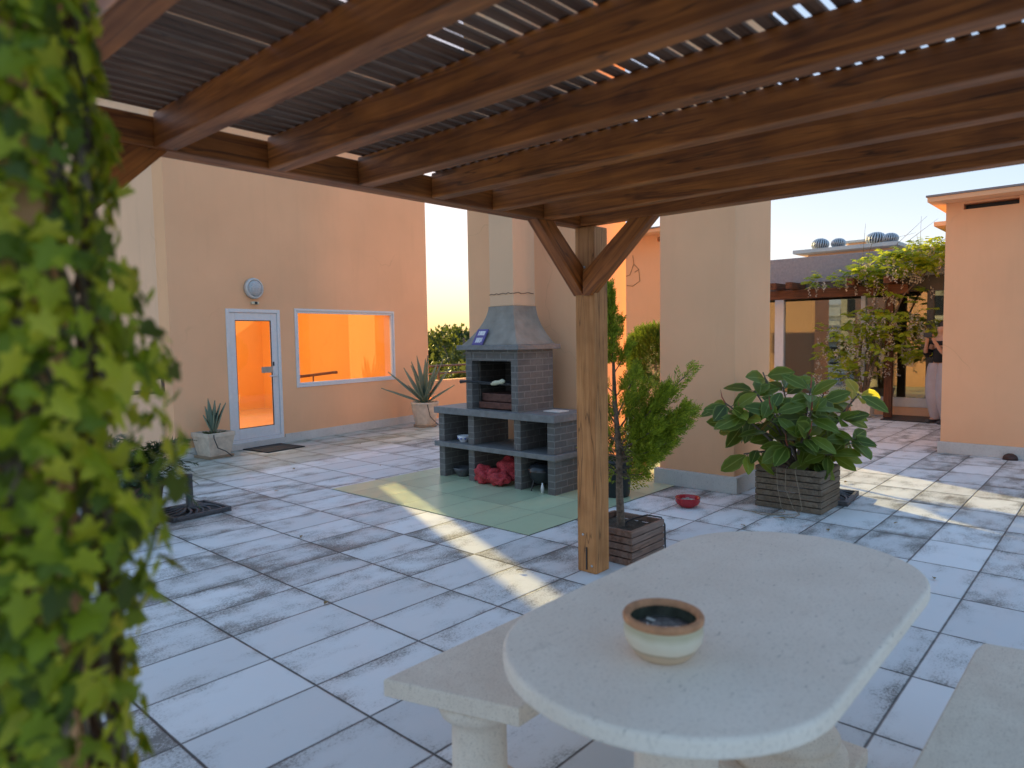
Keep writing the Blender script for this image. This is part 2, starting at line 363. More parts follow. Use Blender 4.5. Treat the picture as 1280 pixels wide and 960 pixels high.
# ---- service building on the left
A8 = R(8.0)
B = thing('service_building', 'tall peach plastered building with glazed white door and picture window, lit orange inside', 'building', (5.508, 9.695, 0), A8)
DEP = 5.0; HT = 6.2; SL, SR = -1.75, 3.38
door_h = (-.93, -.02, -.01, 2.03); win_h = (.255, 2.455, .83, 2.06)
mb = MB(); grid_wall(mb, SL, SR, 0, HT, [door_h, win_h], 0, .25); mb.build('front_wall', PEACH, B)
mb = MB(); mb.box(SL, SL+.22, .25, DEP, 0, HT); mb.build('side_wall', PEACH2, B)  # paler plaster copy: the lighter lighting of this face is put into the colour
mb = MB(); Mr = Matrix.Rotation(R(90), 4, 'Z'); grid_wall(mb, .25, DEP, 0, HT, [(4.02, 4.62, 1.6, 3.45)], -SR, -SR+.1)  # unseen opening added so a strip of sun crosses the room onto the terrace
mb.v = [tuple(Mr @ Vector(v)) for v in mb.v]; mb.build('end_wall', PEACH, B)
ROOMW = plaster('orange_room_plaster', (.80, .45, .12))
mb = MB(); mb.box(SL+.25, SR-.103, DEP-.06, DEP, .02, HT-.1); mb.build('room_back_wall', ROOMW, B)
mb = MB(); Mr2 = Matrix.Rotation(R(90), 4, 'Z'); grid_wall(mb, .26, DEP-.06, .02, 3.6, [(4.02, 4.62, 1.6, 3.45)], -SR+.102, -SR+.11)
mb.v = [tuple(Mr2 @ Vector(v)) for v in mb.v]; mb.build('room_end_wall', ROOMW, B)
MB().box(SL+.22, SL+.24, .26, DEP-.06, .02, 3.6).build('room_side_wall', ROOMW, B)
MB().box(SL+.24, SR-.11, .252, DEP-.06, .005, .02).build('room_floor', simple('room_floor_tile', (.55, .33, .16), .5), B)
MB().box(SL+.24, SR-.11, .252, DEP-.06, 3.6, 3.7).build('room_ceiling', simple('room_ceiling_paint', (.75, .5, .22), .8), B)
MB().box(SL, SR, DEP+.002, DEP+.2, 0, HT).build('back_wall', PEACH, B)
MB().box(SL-.05, SR+.05, -.05, DEP+.25, HT+.002, HT+.12).build('roof', SLABC, B)
mb = MB(); mb.box(SL-.02, door_h[0]-.015, -.022, -.002, 0, .135, bev=.004); mb.box(.0, SR+.02, -.022, -.002, 0, .135, bev=.004); mb.build('skirting', SKIRT, B)
MB().box(-.945, -.005, -.03, .2, 0, .09, bev=.006).build('doorstep', SKIRT, B)
dr = MB(); rect_frame(dr, -.93, -.02, .092, 2.03, .05, -.012, .06); D = dr.build('door', WHITE, B)
lf = MB(); d0, d1, dz0, dz1 = -.878, -.072, .145, 1.978
lf.box(d0, d0+.1, .005, .05, dz0, dz1, bev=.006); lf.box(d1-.1, d1, .005, .05, dz0, dz1, bev=.006)
lf.box(d0+.1, d1-.1, .005, .05, dz0, dz0+.15, bev=.006); lf.box(d0+.1, d1-.1, .005, .05, dz1-.11, dz1, bev=.006); lf.build('door_leaf', WHITE, D)
MB().box(d0+.1, d1-.1, .024, .030, dz0+.15, dz1-.11).build('pane', GLASS, D)
gk = MB(); rect_frame(gk, d0+.1, d1-.1, dz0+.15, dz1-.11, .011, .012, .022, 0); gk.build('gasket', BLACKP, D)
hd = MB(); hd.box(d1-.075, d1-.035, -.004, .004, .93, 1.09, bev=.003); hd.tube([(d1-.055, -.004, 1.04), (d1-.055, -.05, 1.04), (d1-.19, -.05, 1.04)], .010); hd.build('handle', WHITE, D)
MB().box(d1-.30, d1-.10, -.004, .003, 1.09, 1.18, bev=.004).build('lock_plate', simple('grey_lock_plate', (.36, .37, .36), .4, .4), D)
MB().box(-.17, -.145, -.0035, .0, 1.19, 1.25).build('latch_knob', BLACKP, D)
wf = MB(); rect_frame(wf, .255, 2.455, .83, 2.06, .036, -.014, .06); W = wf.build('window', WHITE, B)
w2 = MB(); rect_frame(w2, .292, 2.418, .867, 2.023, .034, .002, .045); w2.build('sash', WHITE, W)
MB().box(.326, 2.384, .02, .026, .901, 1.989).build('pane', GLASS, W)
hr = MB(); hr.tube([(1.0, 1.0, .93), (1.9, 1.0, .97)], .026); hr.lathe([(0, 0), (.05, 0), (.05, .05), (0, .05)], (1.92, 1.0, .945)); hr.tube([(1.42, 1.0, .03), (1.42, 1.0, .94)], .014); hr.build('stair_rail', RAIL, B)
ld = bpy.data.lights.new('room_fill', 'AREA'); ld.shape = 'RECTANGLE'; ld.size = 2.6; ld.size_y = 2.2; ld.energy = 30; ld.color = (1, .76, .44)  # added fill light that brightens the room
lo = bpy.data.objects.new('room_fill', ld); COL.objects.link(lo); lo.parent = B; lo.location = (.2, 2.6, 3.5)

t = thing('bulkhead_lamp', 'round grey bulkhead lamp on the wall above the glazed door', 'wall lamp', (0, 0, 0)); t.parent = None
Mw = Matrix.Translation((5.508, 9.695, 0)) @ Matrix.Rotation(A8, 4, 'Z')
t.matrix_world = Mw @ Matrix.Translation((-.47, 0, 2.33))
Mx = Matrix.Rotation(R(90), 4, 'X')
MB().lathe([(0, 0.002), (.15, 0.002), (.152, .04), (.145, .06), (.122, .066), (.118, .055)], M=Mx).build('housing', simple('grey_metal_ring', (.55, .55, .54), .4, .2), t)
MB().lathe([(.12, .05), (.10, .085), (.06, .10), (0, .105)], M=Mx).build('lens', simple('frosted_lens', (.42, .44, .46), .25, 0, .2, 60, .6), t)
t = thing('door_sensor', 'small cream sensor box between the wall lamp and the door frame', 'sensor'); t.matrix_world = Mw @ Matrix.Translation((-.46, 0, 2.12))
MB().box(-.06, .06, -.05, -.001, -.02, .02, bev=.012).build('sensor_case', simple('cream_plastic', (.62, .58, .42), .5), t); MB().lathe([(.018, .0), (.018, .02), (0, .022)], (0, .0, .048), M=Mx, n=12).build('sensor_eye', BLACKP, t)
tag(MB().box(-.62, .02, -.62, -.04, .002, .016, bev=.004).build('doormat', simple('black_rubber_mat', (.022, .022, .024), .9, 0, .5, 90, 1.0)), 'black rubber doormat in front of the white glazed door', 'doormat').matrix_world = Mw @ Matrix.Translation((-.15, 0, 0))

# ---- parapet and rail in the gap, rail left of the building
tag(MB().box(8.95, 17, 10.22, 10.4, 0, .74).build('parapet_wall', PEACH), 'low peach parapet wall between the tall building and the barbecue chimney', 'wall')
def railing(name, label, p0, p1, zs, posts, r=.022, z0=0.):
    o = thing(name, label, 'railing'); p0, p1 = Vector(p0), Vector(p1); mb = MB()
    for z in zs: mb.tube([p0+Vector((0, 0, z)), p1+Vector((0, 0, z))], r, 10)
    mb.build('rail', RAIL, o)
    for q in posts:
        b = p0.lerp(p1, q); MB().box(b.x-.02, b.x+.02, b.y-.02, b.y+.02, z0, max(zs)-r, bev=.003).build('post', RAIL, o)
    return o
railing('parapet_railing', 'brown two-bar metal railing standing on the low parapet', (9.0, 10.31, 0), (16.9, 10.31, 0), (.87, 1.02), (.03, .19, .35, .52, .7, .9), .02, .742)
o = thing('end_railing', 'brown metal railing end beside the corner of the tall building', 'railing')
mb = MB(); q = [(2.4, 9.9, .93), (3.62, 9.36, .93), (3.62, 9.36, 1.12), (2.4, 9.9, 1.12)]; mb.tube(q[:2], .026); mb.tube([q[1], q[2]], .022); mb.tube(q[2:], .026); mb.build('rail', RAIL, o)
MB().tube([(2.5, 9.86, 0), (2.5, 9.86, .93)], .022).build('post', RAIL, o)

# ---- shaft tower behind the barbecue and pillar tower
T2 = thing('plaster_shaft', 'square peach plastered shaft standing directly behind the grey barbecue', 'tower')
MB().box(6.1, 6.7, 4.3, 6.22, 0, 5.6, bev=.012).build('shaft', PEACH, T2); MB().box(6.05, 6.75, 4.25, 6.27, 5.602, 5.72).build('cap', SLABC, T2)
mb = MB(); mb.box(6.12, 6.86, 4.12, 4.298, .006, .17, bev=.004); mb.build('brick_plinth', BROWNBRICK, T2); MB().box(6.08, 6.118, 4.12, 4.297, .006, .2, bev=.003).build('plinth_end', PEACH2, T2)
T1 = thing('plaster_pillar', 'massive square peach pillar with stone skirting beside the rubber plant', 'pillar')
MB().box(6.42, 7.27, 2.89, 3.715, 0, 5.6, bev=.012).build('shaft', PEACH, T1)
mb = MB(); x0, x1, y0, y1 = 5.77, 7.30, 2.55, 3.74
mb = MB(); mb.box(6.375, 7.315, 2.845, 3.76, .001, .165, bev=.006); mb.build('skirting', SKIRT, T1)
MB().box(6.37, 7.32, 2.84, 3.765, 5.602, 5.72).build('cap', SLABC, T1)

# ---- flat-roofed blocks
def block(name, label, x0, x1, y0, y1, h, over=.3, slots=(), wall=PEACH):
    o = thing(name, label, 'building'); mb = MB(); Mr = Matrix.Rotation(R(90), 4, 'Z')
    grid_wall(mb, y0, y1, 0, h, slots, -x0-.2, -x0); mb.v = [tuple(Mr @ Vector(v)) for v in mb.v]
    mb.box(x0+.202, x1, y0, y1, 0, h-.001); mb.build('wall', wall, o)
    MB().box(x0-over, x1+over, y0-.12, y1+.15, h+.001, h+.06, bev=.006).build('roof_slab', wall, o)
    MB().box(x0-over-.012, x1+over+.012, y0-.135, y1+.165, h+.061, h+.083).build('roof_edge', simple('grey_roof_edge', (.25, .23, .24), .7), o)
    sk = MB(); sk.box(x0-.025, x0-.002, y0-.02, y1+.03, .001, .15, bev=.005); sk.build('skirting', SKIRT, o)
    for s in slots:
        MB().box(x0+.14, x0+.19, s[0]+.004, s[1]-.004, s[2]+.004, s[3]-.004).build('vent', BLACKP, o)
    return o
block('terrace_block', 'low peach block with overhanging slab roof and slot vent, at the right edge', 10.2, 13.4, -4.0, 1.845, 3.14, .3, [(1.10, 1.66, 3.045, 3.115), (-.9, -.3, 3.045, 3.115)])
o = block('far_terrace_block', 'peach block with dead creeper marks, seen between the pergola post and the pillar', 10.5, 11.5, 5.75, 6.95, 3.26, .3, [(5.85, 6.12, 3.14, 3.22)])
mb = MB()
for pl in ([(6.6, 2.95), (6.58, 2.8), (6.48, 2.7), (6.46, 2.5), (6.6, 2.42), (6.72, 2.44)], [(6.58, 2.8), (6.66, 2.62), (6.74, 2.6)], [(6.48, 2.7), (6.56, 2.66)]):
    mb.tube([(10.495, a, b) for a, b in pl], .006, 5)
mb.build('creeper_marks', simple('dead_creeper', (.30, .17, .09), .9), o)
o = thing('rooftop_block', 'far flat roofed block carrying the row of turbine vents', 'building')
MB().box(20, 23.5, 4.75, 6.9, 0, 3.72).build('wall', PEACH, o); MB().box(19.5, 24, 4.55, 7.15, 3.722, 3.82, bev=.01).build('roof_slab', SKIRT, o); MB().box(21.5, 23, 5.4, 6.3, 3.822, 4.1).build('upper_roof', PEACH, o)
MB().box(21.3, 23.2, 5.25, 6.45, 4.102, 4.16).build('upper_slab', SKIRT, o)
tag(MB().box(13.0, 15.0, 2.1, 2.52, 3.24, 3.31, bev=.006).build('roof_slab_end', PEACH), 'small projecting roof slab end just below and behind the block at the right edge', 'roof slab')
fin = simple('turbine_shadow_slot', (.16, .17, .19), .5, .5)
vl = [('large turbine vent at the left end of the rooftop row', 19.9, 6.55, .22), ('small turbine vent just right of the leftmost one', 19.8, 6.05, .18), ('turbine vent raised on the upper roof at the back', 22.3, 5.85, .2), ('tallest turbine vent, right of the upper roof', 20.0, 5.18, .24), ('turbine vent at the right end of the rooftop row', 19.9, 4.82, .19)]
for lab, x, y, r in vl:
    zb = 4.16 if x > 21 else 3.82
    o = thing('turbine_vent', lab, 'roof vent', (x, y, zb), 0, 'turbine vents on the far roof')
    mb = MB()
    for k in range(22):
        a = 2*math.pi*k/22; pts = []
        for i in range(9):
            e = -.9+i*.28; tw = a+.25*i/8; pts.append((r*math.cos(e)*math.cos(tw), r*math.cos(e)*math.sin(tw), r*.62+r*math.sin(e)*.72))
        mb.tube(pts, r*.075, 4)
    mb.build('fins', CHROME, o); MB().lathe([(r*.6, 0), (r*.62, r*.3), (r*.86, r*.4), (r*.9, r*.7), (r*.6, r*1.15), (0, r*1.3)], n=18).build('core', fin, o)

# ---- glass-fronted house at the end of the terrace
G = thing('glazed_house', 'pavilion with wide glass front and grey fascia at the far end of the terrace', 'building')
GX = 14.3; g0, g1 = -1.0, 13.2
FASC = simple('grey_fascia', (.27, .27, .30), .7)
MB().box(GX-.05, GX+6, g0, g1, 2.55, 3.06, bev=.01).build('fascia', FASC, G)
MB().box(GX-.03, GX+.12, g0, g1, 0, .17).build('sill_wall', PEACH2, G)
MB().box(GX-.045, GX+.13, g0, g1, .172, .34, bev=.008).build('bottom_rail', WHITE, G)
MB().box(GX-.02, GX+.12, g0, g1, 2.28, 2.548).build('top_rail', simple('dark_bronze', (.10, .08, .075), .5), G)
for y0, y1, mt in ((5.40, 5.58, WHITE), (3.86, 3.94, WHITE), (2.74, 2.84, IRON), (1.2, 1.3, WHITE), (7.3, 7.4, WHITE)): MB().box(GX-.03, GX+.11, y0, y1, .342, 2.278, bev=.006).build('mullion', mt, G)
for y0, y1 in ((5.58, 7.3), (3.94, 5.40), (2.84, 3.86), (1.3, 2.74)): MB().box(GX+.03, GX+.04, y0, y1, .342, 2.278).build('pane', DGLASS, G)
mb = MB(); mb.box(GX+3.5, GX+3.7, g0, g1, 0, 2.545); mb.build('room_back_wall', simple('beige_room_paint', (.45, .37, .27), .9), G)
MB().box(GX+.13, GX+6, g1-.2, g1, .02, 2.545).build('end_wall', PEACH2, G); MB().box(GX+.13, GX+6, g0, g0+.2, .02, 2.545).build('end_wall', PEACH2, G)
MB().box(GX+.9, GX+3.49, 5.15, 5.45, .02, 2.54).build('inner_wall', simple('inner_wall_paint', (.5, .40, .28), .9), G)
MB().box(GX+.13, GX+3.49, g0, g1, .003, .018).build('room_floor', simple('inner_floor', (.30, .25, .2), .4), G)
MB().box(GX-.9, GX-.06, 2.2, 3.35, .002, .02, bev=.004).build('entrance_mat', BLACKP, G)

# small timber pergola in front of the glass house
o = thing('small_pergola', 'reddish timber beam and post carrying the wisteria before the glass front', 'pergola')
PW = [wood('old_stain_%d' % i, i, (.07, .025, .012), (.17, .065, .028), .6) for i in range(3)]
MB().box(13.81, 13.93, 3.05, 8.2, 2.22, 2.40, bev=.012).build('beam', PW[1], o); MB().box(13.81, 13.93, 3.28, 3.41, 0, 2.217, bev=.01).build('post', PW[2], o)
for y, l in ((3.3, .5), (3.9, .6), (5.0, .42), (5.3, .38), (6.4, .4)): MB().box(13.45, 14.23, y-.05, y+.06, 2.403, 2.53, bev=.008).build('rafter', PW[0], o)

# ------------------------------------------------------------------ barbecue
Q = thing('barbecue', 'large grey brick garden barbecue with concrete hood and open storage bays', 'barbecue', (5.24, 4.19, .006))
L = 1.67; DPT = .55          # local: x depth, y along the front
pil = [(0, .088), (.44, .528), (1.11, 1.198), (1.582, 1.67)]
for i, (a, b) in enumerate(pil):
    MB().box(0.0, DPT, a, b, 0, .345).add([], []).build('brick_pier', BRICK, Q)
    MB().box(0.0, DPT, a, b, .402, .715).build('brick_pier', BRICK, Q)
MB().box(-.045, DPT+.01, -.035, L+.035, .347, .400, bev=.006).build('shelf', SLABC, Q)
MB().box(-.045, DPT+.03, -.035, L+.035, .717, .79, bev=.006).build('counter', SLABC, Q)
for a_, b_, c_, d_ in ((.089, .439, 0, .345), (1.2, 1.58, 0, .345), (.089, .439, .402, .715), (1.2, 1.58, .402, .715)): MB().box(DPT-.06, DPT, a_, b_, c_, d_).build('back_panel', BRICK, Q)
f0, f1 = .465, 1.215
for a_ in (f0, f1-.09): MB().box(0, .57, a_, a_+.09, .792, 1.425).build('firebox_wall', BRICK, Q)
MB().box(.50, .568, f0+.092, f1-.092, .792, 1.425).build('firebox_back', BRICKD, Q)
mb = MB(); mb.box(.002, .10, f0+.092, f1-.092, 1.31, 1.425); mb.build('lintel', BRICK, Q)
for a_, b_ in ((f0+.0925, f0+.12), (f1-.12, f1-.0925)): MB().box(.10, .498, a_, b_, .793, 1.42).build('firebrick_lining', BRICKD, Q)
MB().box(-.07, .62, f0-.07, f1+.07, 1.427, 1.478, bev=.006).build('hood_slab', SLABC, Q)
mb = MB(); prof = []
for i in range(13):
    u = i/12; k = 1-(1-(1-u)**1.9)*.62 if u < 1 else .38
    prof.append((1.48+u*.405, k))
vv = []; ff = []
fx0, fx1, fy0, fy1 = -.03, .58, f0-.02, f1+.02; tx0, tx1, ty0, ty1 = .17, .53, .66, 1.02
for i in range(13):
    u = i/12; e = (1-u)**1.9*.86+(1-u)*.14
    xa, xb, ya, yb = tx0+(fx0-tx0)*e, tx1+(fx1-tx1)*e, ty0+(fy0-ty0)*e, ty1+(fy1-ty1)*e
    z = 1.48+u*.405; vv += [(xa, ya, z), (xb, ya, z), (xb, yb, z), (xa, yb, z)]
    if i:
        for j in range(4): ff.append(((i-1)*4+j, (i-1)*4+(j+1) % 4, i*4+(j+1) % 4, i*4+j))
ff.append((48, 49, 50, 51)); ff.append((3, 2, 1, 0)); mb.add(vv, ff); mb.build('hood', HOODC, Q)
MB().box(tx0+.01, tx1, ty0+.01, ty1-.01, 1.886, 5.2, bev=.006).build('flue', FLUE, Q)
cr = MB(); cr.tube([(tx0+.006, ty0+.01+i*.034, 2.02+jit(.012)) for i in range(11)], .004, 4); cr.tube([(tx0+.01+i*.04, ty0+.006, 2.02+jit(.010)) for i in range(9)], .004, 4); cr.build('plaster_crack', simple('crack_dark', (.16, .1, .07), .9), Q)
mb = MB(); mb.box(.06, .46, f0+.13, f1-.13, .80, .87, bev=.008); mb.build('ember_tray', simple('rusty_steel', (.12, .05, .04), .55, .4, .4, 25, .4), Q); MB().box(.10, .48, f0+.14, f1-.14, .872, .96, bev=.01).build('ash_drawer', simple('rusty_drawer', (.10, .045, .038), .5, .4, .4, 25, .4), Q)
mb = MB()
for i in range(16): y = f0+.13+i*(f1-f0-.26)/15; mb.tube([(.08, y, 1.06), (.52, y, 1.06)], .004, 5)
mb.tube([(.08, f0+.10, 1.06), (.08, f1-.10, 1.06)], .006, 6); mb.tube([(.5, f0+.10, 1.06), (.5, f1-.10, 1.06)], .006, 6); mb.build('grill_rack', IRON, Q)
sp = thing('grill_spit', 'black spit with pale cloth wrapped on its handle, sticking out of the barbecue grate', 'spit', (5.24, 4.19, .006))
MB().tube([(.06, f0+.16, 1.075), (-.04, f1-.05, 1.09), (-.07, f1+.02, 1.085)], [.007, .012, .02], 8).build('rod', BLACKP, sp)
MB().lathe([(0, -.1), (.018, -.085), (.026, -.03), (.02, .03), (.028, .07), (.012, .1), (0, .105)], M=Matrix.Translation((.03, f0+.31, 1.085)) @ Matrix.Rotation(R(80), 4, 'X')).build('cloth', simple('pale_rag', (.55, .55, .42), .9), sp)
# leaflet tin on the hood
o = thing('sign_card', 'small violet and white tile leaning on the front of the barbecue hood', 'card', (5.24-.052, 4.19+.995, 1.487))
o.rotation_euler = (0, R(30), R(-6))
MB().box(0, .016, -.085, .085, 0, .19, bev=.003).build('board', simple('violet_board', (.10, .08, .26), .5), o)
mb = MB()
for z, hh in ((.03, .055), (.115, .05)):
    for kk in range(5): mb.box(-.0012, -.0002, -.06+kk*.022+jit(.003), -.043+kk*.022+jit(.003), z+jit(.004), z+hh)
mb.build('white_pattern', simple('white_glaze', (.7, .7, .74), .5), o)
def bowl_prof(r, h): return [(0, 0), (r*.5, 0), (r*.52, h*.08), (r*.85, h*.55), (r, h), (r*.95, h), (r*.8, h*.55), (r*.45, h*.15), (0, h*.13)]
o = thing('china_bowl', 'small white and blue china bowl on the upper shelf of the barbecue', 'bowl', (5.24+.10, 4.19+1.375, .402)); b = MB().lathe(bowl_prof(.075, .075)).build('bowl', simple('white_china', (.72, .74, .8), .25), o)
mb = MB()
for k in range(9): a = k*.7; mb.lathe([(0, .0015), (.013, .0015), (.013, .0)], n=8, M=Matrix.Translation((.0672*math.cos(a), .0672*math.sin(a), .048)) @ Matrix.Rotation(a, 4, 'Z') @ Matrix.Rotation(R(62), 4, 'Y'))
mb.build('blue_flowers', simple('blue_glaze', (.05, .09, .42), .3), o)
o = thing('dark_dish', 'dark metal dish on the floor in the left bay of the barbecue', 'dish', (5.24+.14, 4.19+1.44, .006)); MB().lathe(bowl_prof(.11, .10)).build('dish', IRON, o)
# red mesh sack
def blobby(mb, c, r, seed, amp=.25, squash=(1, 1, 1), n=3):
    bm = bmesh.new(); bmesh.ops.create_icosphere(bm, subdivisions=n, radius=1); rr = random.Random(seed)
    ks = [(Vector((rr.uniform(-1, 1), rr.uniform(-1, 1), rr.uniform(-1, 1)))*rr.uniform(2, 9), rr.uniform(0, 6), rr.uniform(.2, 1)) for _ in range(14)]
    bm.verts.ensure_lookup_table(); vv = []
    for v in bm.verts:
        f = 1+amp*sum(math.sin(k.dot(v.co)+p)*a for k, p, a in ks)/5
        p = v.co*r*f; p = Vector((p.x*squash[0], p.y*squash[1], p.z*squash[2]))+Vector(c); p.z = max(p.z, 0.004); vv.append(p)
    mb.add(vv, [tuple(v.index for v in f.verts) for f in bm.faces], True); bm.free()
o = thing('red_sack', 'crumpled red mesh sack lying in the middle bay under the barbecue', 'sack', (5.24, 4.19, .006))
mb = MB(); blobby(mb, (.02, .98, .09), .105, 3, .5, (.9, 1.1, .95), 4); blobby(mb, (.06, .84, .08), .10, 9, .55, (1, 1.0, .9), 4); blobby(mb, (.0, .74, .07), .085, 5, .5, (1, 1.2, .8), 4); blobby(mb, (.22, .74, .15), .125, 12, .5, (1.2, 1.2, 1.0), 4)
mb.build('sack', simple('red_mesh_fabric', (.42, .035, .045), .75, 0, .5, 70, 1.0), o)
o = thing('black_kettle_grill', 'small black lidded portable grill in the right bay of the barbecue', 'portable grill', (5.24+.14, 4.19+.27, .006))
MB().lathe([(0, .07), (.08, .075), (.13, .13), (.145, .19), (.15, .20)], n=24).build('bowl', BLACKP, o); MB().lathe([(.153, .20), (.15, .225), (.12, .262), (.06, .28), (0, .284)], n=24).build('lid', simple('black_enamel', (.02, .024, .032), .2), o)
for k in range(3): a = k*2.1+.6; MB().tube([(.10*math.cos(a), .10*math.sin(a), .1), (.13*math.cos(a), .13*math.sin(a), 0)], .008, 6).build('leg', BLACKP, o)
MB().lathe([(0, 0), (.017, 0), (.018, .05), (.012, .075), (.008, .08), (.008, .10), (0, .10)], (-.115, -.09, 0), n=12).build('canister', simple('white_canister', (.75, .75, .75), .3), o)
tag(MB().box(5.45, 5.62, 4.30, 4.50, .798, .806).build('white_plate', simple('white_tile', (.75, .74, .72), .4)), 'white flat tile lying on the right end of the barbecue counter', 'tile')

# ------------------------------------------------------------------ big pergola
P = thing('timber_pergola', 'dark stained timber pergola overhead with slatted roof and braced corner post', 'pergola')
ZB, ZT = 2.261, 2.386; YN = -0.6
MB().box(3.655, 3.805, 2.585, 2.735, 0, 2.258, bev=.008).build('post', POSTW, P); MB().box(.50, .65, 2.585, 2.735, 0, 2.258, bev=.008).build('post', POSTW, P)
gv = MB(); gv.box(3.648, 3.6545, 2.656, 2.664, .02, .17); gv.build('post_crack', BLACKP, P)
MB().box(.45, 3.71, 2.665, 2.775, ZB, ZT-.012, bev=.006).build('header_beam', WOOD[0], P)
MB().box(3.615, 3.705, YN, 2.662, ZB, ZT, bev=.006).build('rim_beam', WOOD[1], P); MB().box(.56, .65, YN, 2.662, ZB, ZT, bev=.006).build('rim_beam', WOOD[1], P)
for i in range(6):
    x = 1.04+i*.442; MB().box(x, x+.078, YN, 2.662, ZB+jit(.003), ZT, bev=.006).build('rafter', WOOD[1], P)
mb = MB(); y = 2.648; i = 0
while y > YN:
    g = jit(.004); mb.box(.50, 3.78, y-.039+g+jit(.003), y+g, ZT+.002+abs(jit(.002)), ZT+.017, bev=.003); y -= .0618
mb.build('slat_roof', SLATW, P)
def brace(p0, p1, wd, th, side, mt):
    """a strut from p0 (lower, on the post) to p1, width wd in its own plane, thickness th across"""
    p0, p1 = Vector(p0), Vector(p1); d = (p1-p0).normalized(); s_ = Vector(side).normalized(); n_ = d.cross(s_).normalized()
    Mb = Matrix((d, s_, n_)).transposed().to_4x4(); Mb.translation = p0
    return MB().box(-.03, (p1-p0).length+.0, -th/2, th/2, -wd/2, wd/2, bev=.006), Mb
for p0, p1, s_ in (((3.66, 2.63, 1.85), (3.66, 2.20, 2.262), (1, 0, 0)), ((3.69, 2.71, 1.85), (3.26, 2.71, 2.262), (0, 1, 0)), ((.61, 2.71, 1.85), (1.03, 2.71, 2.262), (0, 1, 0))):
    # vertical-cut strut profile in its plane
    d = Vector((p1[0]-p0[0], p1[1]-p0[1], 0)).normalized(); s2 = Vector(s_); h0, h1 = p0[2], p1[2]; ln = math.hypot(p1[0]-p0[0], p1[1]-p0[1])
    k = .064 if s_[0] else 0.064
    st = .077
    prof = [(0.0+.0, h0+.02), (.0, h0+.19-.02), (ln-.02-.135, h1-.001), (ln+.035, h1-.001), (.05, h0-.03)]
    prof = [(-.02, h0-.03), (.03, h0-.03), (ln+.06, h1-.002), (ln-.10, h1-.002), (-.02, h0+.11)]
    vv = []
    for q in (-.038, .038):
        for a, z in prof: vv.append(Vector((p0[0], p0[1], 0))+d*a+s2*q+Vector((0, 0, z)))
    n = len(prof); ff = [tuple(range(n)), tuple(range(n, 2*n))[::-1]]+[(i, (i+1) % n, n+(i+1) % n, n+i) for i in range(n)]
    ax_ = (d*ln+Vector((0, 0, h1-h0))).normalized(); Mb = ax_.to_track_quat('Z', 'Y').to_matrix().to_4x4(); Mb.translation = Vector(p0)
    bo = MB().add([Mb.inverted() @ v for v in vv], ff).build('brace', WOOD[2], P); bo.matrix_local = Mb   # grain runs along the strut
for (x, y, z) in ((3.652, 2.62, .05), (3.652, 2.69, .25), (3.652, 2.66, 2.0)): MB().lathe([(0, .004), (.008, .003), (.009, 0)], n=10, M=Matrix.Translation((x+.002, y, z)) @ Matrix.Rotation(R(-90), 4, 'Y')).build('bolt', STEEL, P)

# ------------------------------------------------------------------ stone table and benches
t = thing('stone_table', 'long oval pale stone table on turned pedestals in the foreground', 'table')
poly = []
def arc(cx, cy, rx, ry, a0, a1, n=16):
    for i in range(n+1): a = R(a0+(a1-a0)*i/n); poly.append((cx+rx*math.cos(a), cy+ry*math.sin(a)))
arc(1.56, .89, .41, .43, 90, 270, 26); arc(2.42, .89, .41, .43, -90, 90, 26)
MB().prism(poly, .702, .75, .012, seg=3).build('table_top', TOPSTONE, t)
for cx in (1.62, 2.42):
    p = MB().lathe([(.0, .06), (.20, .06), (.205, .085), (.19, .105), (.165, .115), (.165, .13), (.178, .145), (.165, .165), (.125, .19), (.115, .24), (.11, .45), (.12, .58), (.16, .62), (.17, .65), (.17, .70), (0, .70)], (cx, .89, 0), 36).box(cx-.215, cx+.215, .675, 1.105, 0, .059, bev=.008).build('pedestal', GRANITE, t)
def bench(label, pts, legs):
    o = thing('stone_bench', label, 'bench', (0, 0, 0), 0, 'stone benches beside the table')
    MB().prism(pts, .395, .455, .006, seg=2).build('bench_top', GRANITE, o)
    for x, y in legs:
        MB().lathe([(0, .05), (.15, .05), (.15, .07), (.115, .09), (.092, .11), (.09, .30), (.1, .325), (.128, .345), (.135, .365), (.135, .393), (0, .393)], (x, y, 0), 32).box(x-.16, x+.16, y-.16, y+.16, 0, .049, bev=.006).build('leg', GRANITE, o)
bench('stone bench left of the oval table, its near end and round leg showing', [(1.335, 1.79), (1.485, 1.335), (2.62, 1.335), (2.77, 1.79)], [(1.555, 1.575), (2.50, 1.56)])
bench('stone bench to the right of the oval table, only its top corner showing', [(1.30, .375), (1.45, .395), (2.80, .385), (2.88, .372), (2.98, -.07), (1.20, -.07)], [(1.55, .15), (2.65, .15)])
o = thing('ashtray_bowl', 'glazed cream pottery bowl with bare terracotta rim holding ash on the table', 'bowl', (1.524, .873, .7505))
k = N('glazed_cream'); p_ = k.obj(); s3 = k.sep(p_); zf = k.math('ADD', s3[2], k.math('MULTIPLY', k.math('SUBTRACT', k.noise(p_, 14, 3), .5), .018))
cc = k.ramp(k.math('MULTIPLY', zf, 10.), (.0, (.68, .52, .36)), (.22, (.66, .50, .35)), (.27, (.46, .35, .22)), (.33, (.78, .70, .57)), (.62, (.74, .68, .54)), (.78, (.55, .50, .34))); k.bump(k.noise(p_, 40, 3), .15, .003)
GLZ = k.fin(cc, .3, .5)
MB().lathe([(0, 0), (.066, 0), (.070, .004), (.086, .025), (.097, .045), (.1, .065), (.098, .088)], n=48).build('body', GLZ, o)
MB().lathe([(.097, .087), (.101, .090), (.102, .100), (.098, .106), (.088, .106), (.083, .100), (.083, .09)], n=48).build('rim', simple('bare_terracotta', (.50, .25, .13), .75, 0, .25, 30, .3), o)
